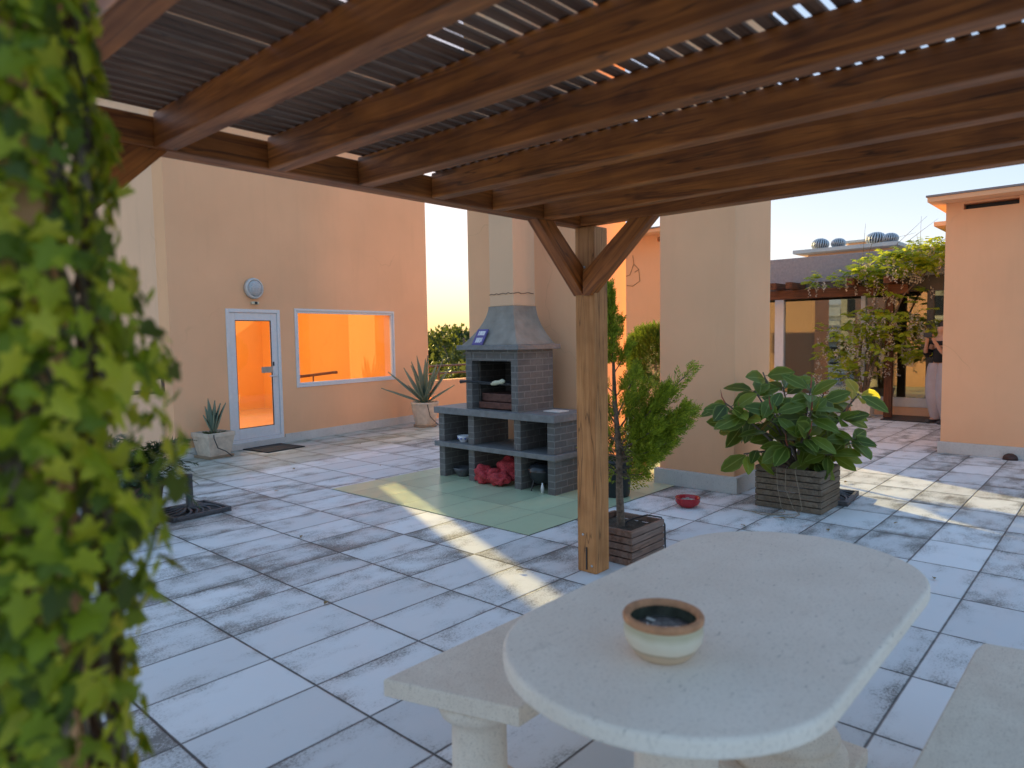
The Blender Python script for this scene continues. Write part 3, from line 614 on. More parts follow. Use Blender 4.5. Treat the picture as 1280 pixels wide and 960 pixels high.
MB().lathe([(.083, .092), (.080, .05), (.06, .03), (0, .028)], n=40).build('inside', simple('dark_glaze', (.05, .055, .04), .25, 0, .4, 25, .2), o)
a = MB(); a.lathe([(0, .070), (.04, .068), (.0805, .064), (.0795, .055)], n=40); a.build('ash', simple('grey_ash', (.20, .19, .185), .95, 0, .75, 60, 1.0), o)
cg = MB()
for k_ in range(6): q = Vector((jit(.05)+.01, jit(.05), .072)); d = Vector((jit(1), jit(1), jit(.15))).normalized()*.011; cg.tube([q-d, q+d], .0038, 8)
cg.build('cigarette_ends', simple('cigarette_paper', (.7, .68, .62), .8), o)

# ------------------------------------------------------------------ planters and pots
def slat_planter(parent, wx, wy, h, rows, mt, soil=True, th=.024):
    rh = h/rows
    for i in range(rows):
        z0, z1 = i*rh+.003, (i+1)*rh-.003; e = th if i % 2 == 0 else 0
        mb = MB()
        for sgn in (-1, 1):
            mb.box(-wx/2+(e), wx/2-(e), sgn*wy/2-(th if sgn > 0 else 0), sgn*wy/2+(th if sgn < 0 else 0), z0, z1, bev=.003)
            mb.box(sgn*wx/2-(th if sgn > 0 else 0), sgn*wx/2+(th if sgn < 0 else 0), -wy/2+(th-e)+.001, wy/2-(th-e)-.001, z0+.001, z1-.001, bev=.003)
        mb.build('slat_course', mt, parent)
    bm_ = MB(); bm_.box(-wx/2+th+.002, wx/2-th-.002, -wy/2+th+.002, wy/2-th-.002, .01, .02); bm_.build('bottom', mt, parent)
    n = 14; vv = [(-wx/2+th+.001+(wx-2*th-.002)*i/n, -wy/2+th+.001+(wy-2*th-.002)*j/n, h-.045+jit(.012)) for j in range(n+1) for i in range(n+1)]
    MB().add(vv, [(j*(n+1)+i, j*(n+1)+i+1, (j+1)*(n+1)+i+1, (j+1)*(n+1)+i) for j in range(n) for i in range(n)], True).build('soil', SOIL, parent)

U2 = Vector((RT.x, RT.y, 0)).normalized(); F2 = Vector((FW.x, FW.y, 0)).normalized()   # lateral and depth directions across the terrace
def sprig(mb, p, d, L, n=5, wd=.35):
    """a small flat conifer spray: thin lobes branching off one axis"""
    d = Vector(d).normalized(); q = d.orthogonal().normalized(); q.rotate(Quaternion(d, rnd.uniform(0, 6.28)))
    for i in range(n):
        t_ = .15+.85*i/(n-1) if n > 1 else 1; s_ = (1 if i % 2 else -1); dd = (d+q*s_*.75*(1-.6*t_)).normalized(); l = L*(.55-.25*t_)
        a = Vector(p)+d*L*t_*.8; n_ = dd.cross(d.cross(q)).normalized()
        sd_ = (d.cross(q)).cross(dd).normalized()*(l*wd*.5)
        mb.add([a, a+dd*l*.5+sd_, a+dd*l, a+dd*l*.5-sd_], [(0, 1, 2, 3)])

CY = leaf_mat('cypress_green', [(.12, .18, .016), (.22, .30, .022), (.34, .42, .03), (.46, .52, .04)], .38, .6)
c0 = Vector((4.143, 2.70, 0))
o = thing('potted_cypress', 'lopsided young cypress in a square slatted wooden planter behind the pergola post', 'potted tree', c0)
pl = bpy.data.objects.new('planter', None); 
slat_planter(o, .43, .43, .245, 5, PLANTERW)
def uz(u, z, w=0): return U2*u+F2*w+Vector((0, 0, z))
trunk = [uz(-.01, .19), uz(-.02, .45, .0), uz(-.02, .75, .01), uz(-.05, 1.1, .0), uz(-.06, 1.45), uz(-.075, 1.85)]
tb = MB(); tb.tube(trunk, [.030, .026, .022, .016, .009, .003], 10)
fol = MB()
br = []
def branch(p0, p1, r=.008, dens=1.0, wid=.06, L=.06, sag=.03):
    p0, p1 = Vector(p0), Vector(p1); mid = p0.lerp(p1, .5)-Vector((0, 0, sag)); pts = [p0, p0.lerp(mid, .6)*1, mid.lerp(p1, .45), p1]
    tb.tube(pts, [r, r*.8, r*.6, r*.25], 5); n = int((p1-p0).length*330*dens)
    for i in range(n):
        t_ = rnd.uniform(.22, 1)
        p = p0.lerp(p1, t_)-Vector((0, 0, sag*4*t_*(1-t_)*.8)); wv = wid*(1.15-t_)**.6
        ax = (p1-p0).normalized(); off = rdir(); off -= ax*off.dot(ax); p = p+off*rnd.uniform(0, wv)
        sprig(fol, p, ax*1.0+off*.75+Vector((0, 0, .25)), L*rnd.uniform(.6, 1.25))
branch(uz(-.055, 1.2), uz(-.085, 1.90), .006, 3.2, .06, .06, 0)
for z, u, dz, w_ in ((1.36, -.20, .16, .05), (1.30, .05, .2, -.06), (1.15, -.24, .2, -.05), (1.05, -.22, .13, .1), (1.12, .12, .22, .08), (1.55, -.15, .12, .0), (1.5, -.0, .17, .04), (1.66, -.13, .09, .03)):
    branch(uz(-.05, z), uz(u, z+dz, w_), .005, 2.0, .045, .055, .01)
for p0, p1, dd in ((( .0, .75, 0), (.52, 1.02, .05), 1.5), ((-.02, .85, .0), (.51, 1.33, .0), .75), ((0, .7, 0), (.44, 1.06, -.10), 2.0), ((0, .68, 0), (.40, .92, .12), 2.2), ((0, .66, 0), (.34, .84, -.12), 2.2), ((0, .8, 0), (.36, 1.16, .1), 2.0), ((0, .8, 0), (.30, 1.18, -.08), 2.0),
                   ((-.02, .9, 0), (.20, 1.22, .1), 2.0), ((-.02, .6, 0), (.26, .70, .05), 1.7), ((-.02, .58, 0), (.15, .60, -.1), 1.3), ((-.02, .9, 0), (-.16, 1.16, .1), 1.8), ((-.02, .8, 0), (-.22, .98, .1), 1.8), ((-.02, .62, 0), (-.15, .60, -.05), .7), ((-.02, .7, 0), (-.24, .78, .1), 1.2),
                   ((0, .72, 0), (.46, .94, 0), 2.0), ((0, .76, 0), (.22, .95, -.2), 2.2), ((0, .7, 0), (.18, .78, -.2), 2.0), ((-.03, 1.0, 0), (.08, 1.3, -.08), 1.6), ((-.02, .7, 0), (.2, .9, .25), 1.8), ((0, .66, 0), (.3, .76, .02), 2.0), ((0, .8, 0), (.25, 1.05, 0.), 2.2)):
    branch(uz(*p0), uz(p1[0], p1[1], p1[2]), .008, dd*1.15, .11, .065, .02)
for k_ in range(26):
    z = rnd.uniform(.55, .85); a = rnd.uniform(0, 6.28); tb.tube([uz(-.02, z), uz(-.02, z)+Vector((math.cos(a)*.1, math.sin(a)*.1, jit(.04))), uz(-.02, z)+Vector((math.cos(a)*.2, math.sin(a)*.2, jit(.09)))], [.004, .003, .001], 4)
tb.build('trunk', BARK, o); fol.build('foliage', CY, o)
MB().tube([(.02, .02, .2), (.10, -.02, .235), (.17, -.10, .262), (.214, -.19, .25), (.2205, -.215, .2), (.222, -.218, .02)], .006, 6).build('irrigation_hose', BLACKP, o)

o = thing('black_planter', 'tall black plastic pot half hidden behind the cypress trunk', 'pot', (5.63, 3.74, .006))
MB().lathe([(0, 0), (.125, 0), (.13, .01), (.155, .33), (.165, .33), (.168, .36), (.15, .36), (.145, .3), (0, .29)], n=30).build('pot', BLACKP, o)
SH = leaf_mat('dark_shrub_green', [(.03, .055, .012), (.06, .10, .018)], .25, .6)
mb = MB()
for k_ in range(220): a = rnd.uniform(0, 6.28); r_ = rnd.uniform(.02, .16); sprig(mb, (r_*math.cos(a), r_*math.sin(a), .3+rnd.uniform(0, .34)), (math.cos(a)*.7, math.sin(a)*.7, 1), .08)
mb.build('shrub', SH, o)
# round conifer against the far wall
o = thing('round_conifer', 'clipped round conifer bush glowing in sun against the orange wall', 'bush', (8.62, 5.05, .006))
MB().lathe([(0, 0), (.2, 0), (.26, .36), (.27, .38), (.24, .38), (.22, .3), (0, .3)], n=24).build('pot', TERRA, o); MB().tube([(0, 0, .3), (.02, .01, .7), (0, 0, 1.25)], [.03, .026, .015], 8).build('trunk', BARK, o)
mb = MB()
for k_ in range(4200):
    d = rdir(); r_ = rnd.uniform(.35, 1)**.5; p = Vector((d.x*.40*r_, d.y*.40*r_, 1.27+d.z*.40*r_)); sprig(mb, p, d+Vector((0, 0, .8)), .11, 5, .3)
mb.build('foliage', leaf_mat('conifer_green', [(.05, .10, .014), (.10, .17, .02), (.17, .25, .026)], .35, .6), o)

# red glazed bowl
o = thing('red_bowl', 'shallow glossy red plant bowl on the floor against the pillar skirting', 'bowl', (6.10, 3.26, .003))
o.location = (5.66, 2.99, .003)
MB().lathe([(0, 0), (.06, 0), (.066, .004), (.099, .03), (.112, .055), (.109, .078), (.114, .084), (.110, .089), (.098, .085), (.085, .05), (.05, .012), (0, .01)], n=36).build('bowl', simple('red_glaze', (.36, .012, .018), .12, 0, .1, 8, .02), o)
mb = MB(); mb.lathe([(0, .062), (.05, .06), (.086, .056)], n=24)
for k_ in range(26): a = rnd.uniform(0, 6.28); r_ = rnd.uniform(0, .075); blobby(mb, (r_*math.cos(a), r_*math.sin(a), .064), rnd.uniform(.006, .011), k_, .3, n=1)
mb.build('gravel', simple('pale_gravel', (.38, .35, .30), .9, 0, .5, 60, .8), o)

# rubber plant
o = thing('rubber_plant', 'broad rubber plant with glossy dark leaves in a weathered slatted planter', 'potted plant', (6.335, 2.255, 0), R(2))
slat_planter(o, .50, .58, .375, 7, PLANTERG)
o.rotation_euler = (0, 0, 0)
RB = leaf_mat('rubber_leaf', [(.04, .07, .012), (.075, .125, .016), (.13, .19, .02), (.26, .30, .03)], .28, .40, (.24, .30, .06), (.26, .32, .08), .3)
RY = leaf_mat('sunlit_rubber_leaf', [(.26, .22, .02), (.45, .36, .03)], .5, .35, (.5, .42, .08), (.5, .45, .1))  # yellower leaf copy: sun on these leaves is painted into the colour
st = MB(); lv = MB(); yl = MB(); tip = MB()
base = Vector((0, 0, .33))
PX = 1/138.
wh = [(962, 470, 3, .15), (945, 492, 5, 0), (1008, 488, 6, -.1), (985, 488, 6, .1), (908, 506, 7, 0), (925, 520, 7, -.1), (955, 512, 7, -.2), (1000, 514, 9, -.25), (1030, 497, 5, .0), (1015, 520, 6, .1), (1074, 497, 6, .0), (1048, 525, 7, -.1), (1056, 548, 9, -.25), (927, 568, 3, -.1), (962, 546, 6, .1), (975, 556, 7, -.2), (1010, 556, 7, 0), (1036, 570, 8, -.2), (995, 540, 6, -.3), (935, 535, 5, .2), (1070, 520, 5, .15), (1020, 585, 5, -.15)]
for px, py, nl, w_ in wh:
    e = U2*((px-999)*PX)+F2*w_+Vector((0, 0, .83-(py-521.5)*PX))
    b = Vector((jit(.06), jit(.06), .33)); mid = b.lerp(e, .5)+Vector((0, 0, .04 if e.z > .8 else .10)); st.tube([b, b.lerp(mid, .6), mid, mid.lerp(e, .6), e], [.013, .011, .009, .008, .006], 6)
    ax = (e-mid).normalized()
    if rnd.random() < .55: tip.tube([e, e+(ax+Vector((0, 0, .8))).normalized()*.06, e+(ax*.6+Vector((0, 0, 1))).normalized()*.13], [.007, .006, .001], 6)
    a0 = rnd.uniform(0, 6.28)
    for k_ in range(nl):
        a = a0+k_*2.4; up = rnd.uniform(-.9, .45); out = Vector((math.cos(a), math.sin(a), up)); d = (out+ax*.35).normalized()
        # leaves fall outward, faces turned up and towards the open terrace
        p = e-ax*rnd.uniform(0, .10); L_ = rnd.uniform(.20, .30); tgt = yl if (px == 1074 and k_ % 5 != 4) or (px in (962, 1015) and k_ == 1) else lv
        st.tube([p, p+d*.03], .0035, 4, False)
        lf_n = Vector((0, 0, 1))*.6-F2*1.0+rdir()*.3
        if lf_n.cross(d).length < .2: lf_n += Vector((0, 0, 1))
        tgt.leaf(p+d*.028, d, lf_n, L_, L_*rnd.uniform(.46, .55), fold=.12, curl=rnd.uniform(.0, .22))
for k_ in range(38):
    p = U2*rnd.uniform(-.42, .42)+F2*rnd.uniform(-.22, .3)+Vector((0, 0, rnd.uniform(.5, 1.0))); d = (Vector((p.x, p.y, 0))*1.2+Vector((jit(.5), jit(.5), rnd.uniform(-.9, .1)))).normalized()
    L_ = rnd.uniform(.18, .27); st.tube([Vector((p.x*.5, p.y*.5, p.z-.12)), p], .004, 4, False); lv.leaf(p, d, Vector((0, 0, 1))-F2*.6+rdir()*.3, L_, L_*.46, fold=.12, curl=rnd.uniform(0, .2))
st.build('stems', simple('rubber_stem', (.13, .10, .075), .8, 0, .3, 30, .5), o); lv.build('leaves', RB, o); yl.build('sunlit_leaves', RY, o); tip.build('red_shoots', simple('red_shoot', (.35, .09, .05), .4), o)
dv = MB()
for sx in (-.06, .02, .1):
    pts = [Vector((-.2, sx, .38)), Vector((-.262, sx-.01, .36)), Vector((-.27, sx-.03+jit(.02), .2)), Vector((-.275, sx-.06+jit(.03), .03)), Vector((-.36, sx-.1+jit(.1), .012)), Vector((-.52+jit(.1), sx+jit(.2), .01)), Vector((-.6+jit(.1), sx+.12+jit(.2), .01))]; dv.tube(pts, .0035, 5)
dv.build('dry_vine', simple('dry_vine', (.30, .23, .16), .9), o)

# ------------------------------------------------------------------ agaves
AG = leaf_mat('agave_leaf', [(.12, .17, .13), (.17, .23, .17), (.22, .28, .20)], .08, .5, (.28, .30, .2))
def agave(label, loc, pot_prof, leaves, rz, square=False, hose=True):
    o = thing('potted_agave', label, 'potted plant', loc, rz, 'agaves in pale pots by the left building')
    h = max(z for _, z in pot_prof)
    MB().lathe(pot_prof, n=4 if square else 36, sm=not square, M=Matrix.Rotation(R(45), 4, 'Z') if square else None).build('pot', TERRA, o)
    MB().lathe([(0, .0), (pot_prof[1][0]*1.2, .0), (pot_prof[1][0]*1.25, .035), (pot_prof[1][0]*1.1, .035), (0, .02)], n=4 if square else 36, sm=not square, M=Matrix.Rotation(R(45), 4, 'Z') if square else None).build('saucer', simple('brown_saucer', (.3, .22, .15), .8), o)
    mb = MB(); mb.lathe([(0, h-.015), (max(r for r, _ in pot_prof)*(.62 if square else .84), h-.03)], n=16)
    for k_ in range(40): a = rnd.uniform(0, 6.28); r_ = rnd.uniform(.03, .13); sprig(mb, (r_*math.cos(a), r_*math.sin(a), h-.03), (math.cos(a), math.sin(a), .7), .06)
    mb.build('soil', SH, o)
    lv = MB(); rows = ((0, .6), (.12, .72), (.3, 1), (.5, .92), (.75, .55), (.92, .2), (1, 0))
    for (u, z, w_, L_, W_) in leaves:
        d = U2*u+Vector((0, 0, z))+F2*w_; lv.leaf(Vector((0, 0, h-.04))+d.normalized()*.02, d, Vector((0, 0, 1))+(-F2)*.4-Vector((d.x, d.y, 0))*.8, L_, W_, rows, fold=.22, curl=rnd.uniform(-.08, .10) if z > .3 else .12)
    l = lv.build('leaves', AG, o); m_ = l.modifiers.new('thick', 'SOLIDIFY'); m_.thickness = .014; m_.offset = 0
    if hose: MB().tube([(-.02, -.05, h), (-.10, -.17, h+.015), (-.14, -.235, h-.06), (-.10, -.25, h*.45), (.03, -.235, .09), (.10, -.26, .02)], .007, 6).build('hose', BLACKP, o)
    return o
agave('spreading grey-green agave in a round pale pot, left of the barbecue', (8.10, 9.42, 0), [(0, .03), (.17, .03), (.18, .05), (.235, .33), (.24, .40), (.25, .41), (.25, .44), (.225, .44), (.22, .38), (0, .38)],
      [(-.12, 1, 0, .85, .10), (.02, 1, .2, .80, .10), (.14, 1, -.1, .86, .10), (.45, 1, 0, .85, .10), (.62, .85, .2, .82, .09), (-.35, 1, .2, .78, .10), (-.85, .75, 0, .85, .09), (-1.2, .45, -.2, .8, .085), (.9, .5, -.1, .62, .08), (.3, .7, -.6, .55, .09), (-.4, .6, -.6, .55, .09), (.1, .8, .8, .6, .09), (-.25, 1, -.3, .74, .10), (.28, 1, .25, .76, .09), (-.6, .9, .3, .75, .09)], 0)
agave('small upright agave in a square pale pot beside the glazed door', (4.22, 9.30, 0), [(0, .03), (.21, .03), (.215, .05), (.275, .29), (.285, .29), (.285, .345), (.255, .345), (.25, .3), (0, .3)],
      [(-.1, 1, 0, .48, .075), (.05, 1, .1, .43, .075), (.28, 1, 0, .42, .075), (.14, 1, -.15, .46, .075), (-.25, 1, .1, .38, .07), (.42, 1, .1, .44, .07), (.0, 1, -.3, .34, .075), (.25, .9, .4, .3, .07), (-.35, .8, -.2, .28, .06)], A8, True)

# ------------------------------------------------------------------ cast-iron parasol bases
def parasol_base(label, loc, rz, pole):
    o = thing('parasol_base', label, 'parasol base', loc, rz, 'cast iron parasol bases')
    MB().box(-.27, .27, -.24, .24, .001, .012, bev=.003).build('plate', IRON, o)
    mb = MB(); rect_frame(mb, -.27, .27, 0, 1, .03, 0, 1, 0); mb = MB()
    mb.box(-.27, -.24, -.24, .24, .013, .045, bev=.006); mb.box(.24, .27, -.24, .24, .013, .045, bev=.006); mb.box(-.239, .239, -.24, -.21, .013, .044, bev=.006); mb.box(-.239, .239, .21, .24, .013, .044, bev=.006); mb.build('border', IRON, o)
    mb = MB()
    for k_ in range(16):
        a = 2*math.pi*k_/16; e = min(.24/max(abs(math.cos(a)), .01), .21/max(abs(math.sin(a)), .01)); pts = []
        for i in range(9): q = i/8; r_ = .04+(e-.05)*q; b = a+.38*math.sin(q*math.pi); pts.append((r_*math.cos(b), r_*math.sin(b), .06-.035*q+.012*math.sin(q*math.pi)))
        mb.tube(pts, [.012-.005*abs(i-4)/4 for i in range(9)], 6)
    mb.build('scrollwork', IRON, o)
    if pole: MB().lathe([(.0, .02), (.045, .02), (.05, .06), (.034, .085), (.031, .33), (.034, .335), (.034, .36), (.026, .36), (.026, .3), (0, .3)], n=20).build('pole_sleeve', IRON, o)
    return o
parasol_base('ornate cast iron parasol base with a pole sleeve, under the palm fronds', (2.66, 6.40, 0), R(4), True)
parasol_base('cast iron parasol base lying flat behind the rubber plant planter', (6.78, 2.15, 0), R(6), False)

# sago palm behind the ivy
o = thing('sago_palm', 'small sago palm with dark feather fronds in a brown pot, half behind the ivy', 'palm', (2.16, 6.28, 0))
MB().lathe([(0, 0), (.17, 0), (.22, .34), (.235, .34), (.235, .38), (.2, .38), (.19, .33), (0, .33)], n=28).build('pot', simple('brown_pot', (.13, .08, .055), .7), o); MB().lathe([(.08, .33), (.1, .40), (.09, .48), (0, .5)], n=14).build('trunk', BARK, o)
fr = MB()
for k_ in range(46):
    a = k_*2.39996; el = R(rnd.uniform(0, 62)); L_ = rnd.uniform(.48, .70); d = Vector((math.cos(a)*math.cos(el), math.sin(a)*math.cos(el), math.sin(el))); p = Vector((0, 0, .47)); pts = [p]
    for i in range(12): d = (d+Vector((0, 0, -.09))).normalized(); p = p+d*L_/12; pts.append(p)
    fr.tube(pts, [.006-.0004*i for i in range(13)], 4)
    for i in range(1, 13):
        for j in range(3):
            q = pts[i-1].lerp(pts[i], j/3); ax = (pts[i]-pts[i-1]).normalized(); sd_ = ax.cross(Vector((0, 0, 1))).normalized()
            for s_ in (-1, 1):
                dd = (sd_*s_*.8+ax*.7+Vector((0, 0, rnd.uniform(-.5, .45)))).normalized(); l = .14*math.sin(math.pi*min(1, (i+j/3)/13*.85+.12)); wv = ax*.010; fr.add([q-wv, q+wv, q+dd*l], [(0, 1, 2)])
fr.build('fronds', leaf_mat('palm_frond', [(.02, .045, .02), (.04, .08, .03)], .12, .45), o)

# ------------------------------------------------------------------ ivy-clad column close to the camera
colc = Vector((.183, 1.085, 0))
o = thing('plaster_column', 'slim peach plaster column close to the camera, wrapped in ivy', 'column', colc, R(-20))
MB().box(-.105, .105, -.105, .105, 0, 2.7, bev=.01).build('shaft', PEACH, o); MB().box(-.13, .13, -.13, .13, 2.702, 2.76).build('cap', SKIRT, o)
iv = thing('ivy', 'bright yellow-green ivy climbing the slim column at the left edge', 'climbing plant', colc)
IV = leaf_mat('ivy_leaf', [(.04, .07, .012), (.12, .20, .014), (.28, .37, .018), (.46, .50, .022), (.68, .62, .05)], .42, .5)
lv = MB(); stm = MB()
OUT = [(0, -.12), (.22, -.35), (.5, -.30), (.42, .0), (.72, .25), (.36, .38), (.3, .62), (0, 1.0), (-.3, .62), (-.36, .38), (-.72, .25), (-.42, .0), (-.5, -.30), (-.22, -.35)]
def ivy_leaf(p, nrm, up, sz):
    n_ = nrm.normalized(); t_ = up-n_*up.dot(n_); t_.normalize(); s_ = t_.cross(n_)
    c = Vector(p)+t_*sz*.15+n_*sz*.10; vv = [c]+[Vector(p)+s_*(x*sz*.62)+t_*(y*sz*.72)-n_*(sz*.12*(x*x)) for x, y in OUT]
    m_ = len(OUT); lv.add(vv, [(0, i+1, (i+1) % m_+1) for i in range(m_)], True)
for k_ in range(46):
    a = rnd.uniform(0, 6.28); z = rnd.uniform(0, .6); pts = []
    for i in range(26):
        r_ = .128+jit(.012); pts.append((colc.x*0+r_*math.cos(a)*1.12, r_*math.sin(a)*1.12, z)); a += jit(.28); z += .075+jit(.03)
        if z > 2.66: break
    stm.tube(pts, rnd.uniform(.003, .007), 5)
def ivdens(z, a):
    # fuller between waist and head height, thin low down and near the top
    return .5+.5*max(0, 1-((z-1.55)/.5)**2) if z < 1.75 else .9
cnt = 0
while cnt < 3900:
    z = rnd.uniform(.5, 2.6); a = rnd.uniform(0, 6.28)
    if rnd.random() < .62: a = math.atan2(-1.06, -.205)+rnd.gauss(0, .75)
    lump = .5+.5*math.sin(3.1*a+2.7*z)*math.sin(5.3*z+1.3*a+1)
    if rnd.random() > ivdens(z, a)*(.35+.85*lump): continue
    sw = .065*max(0, 1-((z-1.45)/.27)**2)
    r_ = .125+rnd.uniform(0, .025+sw)+.018*lump; n_ = Vector((math.cos(a), math.sin(a), jit(.5)))+rdir()*.55; p = Vector((r_*math.cos(a)*1.1, r_*math.sin(a)*1.1, z))
    ivy_leaf(p, n_, Vector((jit(.9), jit(.9), -.7)), rnd.choice((.018, .026, .032, .038, .046, .052))*rnd.uniform(.85, 1.15)); cnt += 1
lv.build('leaves', IV, iv); stm.build('stems', BARK, iv)

# ------------------------------------------------------------------ wisteria in its pot
o = thing('wisteria', 'pale flowering wisteria climbing from a white pot over the timber post', 'climbing plant', (13.72, 3.72, 0))
MB().lathe([(0, .03), (.2, .03), (.21, .05), (.255, .40), (.275, .41), (.275, .46), (.245, .46), (.235, .4), (0, .4)], n=4, sm=False, M=Matrix.Rotation(R(45), 4, 'Z')).build('pot', simple('white_pot', (.6, .58, .52), .7), o)
tk = MB(); vines = [[(0, 0, .4), (.02, -.04, .8), (.03, -.12, 1.3), (.06, -.3, 1.8), (.1, -.35, 2.4), (.1, -.45, 2.62)], [(0, .03, .4), (-.02, .08, .9), (.04, .06, 1.4), (.06, -.16, 2.0), (.1, -.1, 2.55), (.1, .5, 2.6)], [(.02, -.03, .4), (.05, -.15, 1.0), (.1, -.32, 1.5), (.1, -.6, 2.2), (.1, -1.1, 2.75)]]
for v in vines: tk.tube(v, [.03, .026, .022, .016, .012, .006], 6)
for k_ in range(14):
    y0 = rnd.uniform(-1.3, .2); tk.tube([(.1, y0, 2.6), (.05+jit(.2), y0-.25+jit(.3), 2.95+jit(.2)), (jit(.3), y0-.55+jit(.4), 3.2+jit(.35))], [.006, .005, .002], 4)
tk.build('trunk', BARK, o)
lv = MB(); fl = MB()
clumps = [(0, -.9, 2.85, .42, .22, 260), (0, -.4, 2.75, .5, .2, 300), (.0, .05, 2.6, .3, .15, 110), (0, .7, 2.52, .25, .1, 50), (.0, -1.35, 3.0, .3, .2, 120), (0, -.3, 2.1, .25, .3, 110), (-.05, -.15, 1.75, .4, .25, 200), (-.05, -.55, 1.7, .45, .25, 190), (-.05, .1, 1.35, .5, .3, 220), (-.05, -.4, 1.25, .45, .25, 210), (-.05, .45, 1.5, .3, .25, 110), (-.05, .55, .95, .3, .3, 110), (-.05, .2, .9, .35, .2, 110), (0, -.9, 1.4, .3, .35, 90), (.2, -1.1, 2.0, .35, .4, 90)]
for cx, cy, cz, sr, sz, n in clumps:
    for k_ in range(int(n*(.36 if cz > 2.2 else .17))):
        d = rdir(); p = Vector((cx+d.x*sr*.7, cy+d.y*sr, cz+d.z*sz)); ax = (Vector((d.x, d.y, -.1))+rdir()*.5).normalized()
        for j in range(4):
            q = p+ax*j*.045; sd_ = ax.cross(Vector((0, 0, 1))).normalized()
            for s_ in (-1, 1): lv.leaf(q, sd_*s_+ax*.5+Vector((0, 0, -.25)), Vector((0, 0, 1))+rdir()*.6-F2*.4, .115, .058, ((0, 0), (.4, 1), (1, 0)), .1, .1)
    for k_ in range(int(n*.13)):
        d = rdir(); p = Vector((cx+d.x*sr*.8-.05, cy+d.y*sr*1.05, cz+d.z*sz-.05)); l = rnd.uniform(.12, .24)
        for j in range(16):
            q = p+Vector((jit(.025), jit(.025), -l*j/16)); fl.leaf(q, rdir(), rdir(), .032, .026, ((0, .3), (.5, 1), (1, .2)), .1, 0)
lv.build('leaves', leaf_mat('wisteria_leaf', [(.20, .30, .022), (.32, .40, .03), (.45, .46, .035)], .5, .5), o); fl.build('flowers', leaf_mat('wisteria_flower', [(.55, .50, .46), (.62, .58, .52)], .3, .7), o)

# ------------------------------------------------------------------ person by the glass front
PR = thing('person', 'person in black top and wide grey trousers raising a phone, half behind the block', 'person', (13.45, 2.43, 0), R(150))
# faces local +x
SKIN = simple('skin', (.50, .29, .20), .55, 0, .05)
def skinned(name, pts, edges, rad, mt, parent, sub=2):
    me = bpy.data.meshes.new(name); me.from_pydata(pts, edges, []); ob = bpy.data.objects.new(name, me); COL.objects.link(ob); ob.parent = parent
    sk = ob.modifiers.new('skin', 'SKIN'); sk.use_smooth_shade = True
    for i, r_ in enumerate(rad): d = me.skin_vertices[0].data[i]; d.radius = (r_ if isinstance(r_, tuple) else (r_, r_)); d.use_root = (i == 0)
    ob.modifiers.new('sub', 'SUBSURF').levels = sub; ob.modifiers['sub'].render_levels = sub; me.materials.append(mt); return ob
pts = [(0, 0, .94), (0, 0, 1.12), (.0, 0, 1.32), (0, 0, 1.42), (.015, 0, 1.49), (.03, 0, 1.57), (.03, 0, 1.64),
       (0, .17, 1.37), (.02, .24, 1.14), (.20, .16, 1.20), (.29, .09, 1.38), (.31, .07, 1.45),
       (0, -.17, 1.37), (.03, -.23, 1.14), (.21, -.15, 1.22), (.30, -.04, 1.38), (.32, -.02, 1.45),
       (0, .09, .88), (.02, .10, .48), (0, .10, .09), (.12, .11, .05), (0, -.09, .88), (.03, -.10, .48), (.0, -.10, .09), (.12, -.11, .05)]
ed = [(0, 1), (1, 2), (2, 3), (3, 4), (4, 5), (5, 6), (3, 7), (7, 8), (8, 9), (9, 10), (10, 11), (3, 12), (12, 13), (13, 14), (14, 15), (15, 16), (0, 17), (17, 18), (18, 19), (19, 20), (0, 21), (21, 22), (22, 23), (23, 24)]
ra = [.13, .115, .125, .09, .052, .082, .07, .055, .043, .036, .027, .03, .055, .043, .036, .027, .03, .085, .06, .042, .035, .085, .06, .042, .035]
skinned('body', pts, ed, ra, SKIN, PR)
tp = [0, 1, 2, 3, 7, 8, 9, 12, 13, 14]; mp = {v: i for i, v in enumerate(tp)}
tops = [pts[i] for i in tp]; tops[0] = (0, 0, 1.0)
skinned('black_top', tops, [(mp[a], mp[b]) for a, b in ed if a in mp and b in mp], [(.17, .16), (.15, .145), (.16, .15), .10, .08, .075, .055, .08, .075, .055], simple('black_cotton', (.012, .012, .014), .9), PR)
mb = MB()
for s_ in (-1, 1):
    mb2 = []
    for z, r_, x in ((1.02, .115, 0), (.95, .14, 0), (.75, .165, .0), (.5, .165, .01), (.3, .135, .01), (.15, .095, .0), (.07, .075, 0)):
        mb2.append((r_, z))
    mb.lathe(mb2, (0.01, s_*.095, 0), 20)
mb.build('trousers', simple('pale_grey_cloth', (.40, .37, .40), .9, 0, .1, 5, .6), PR)
mb = MB(); mb.lathe([(0, 1.735), (.05, 1.725), (.082, 1.68), (.09, 1.62), (.086, 1.54), (.07, 1.46), (.0, 1.44)], (-.03, 0, 0), 20); mb.build('hair', simple('dark_hair', (.03, .02, .015), .6), PR)
for s_ in (-.11, .11): MB().box(-.08, .19, s_-.045, s_+.045, .001, .065, bev=.025).build('shoe', simple('dark_shoe', (.04, .04, .045), .6), PR)
fg = MB()
for s_, yb in ((1, .07), (-1, -.02)):
    for j in range(4): fg.tube([(.31, yb+s_*.0+(j-1.5)*.017, 1.47), (.335, yb+(j-1.5)*.017-.02*s_, 1.515), (.352, yb+(j-1.5)*.016-.035*s_, 1.50+.008*j)], [.0095, .009, .007], 6)
    fg.tube([(.305, yb-.02*s_, 1.455), (.325, yb-.045*s_, 1.475), (.345, yb-.05*s_, 1.49)], [.01, .009, .007], 6)
fg.build('fingers', SKIN, PR)
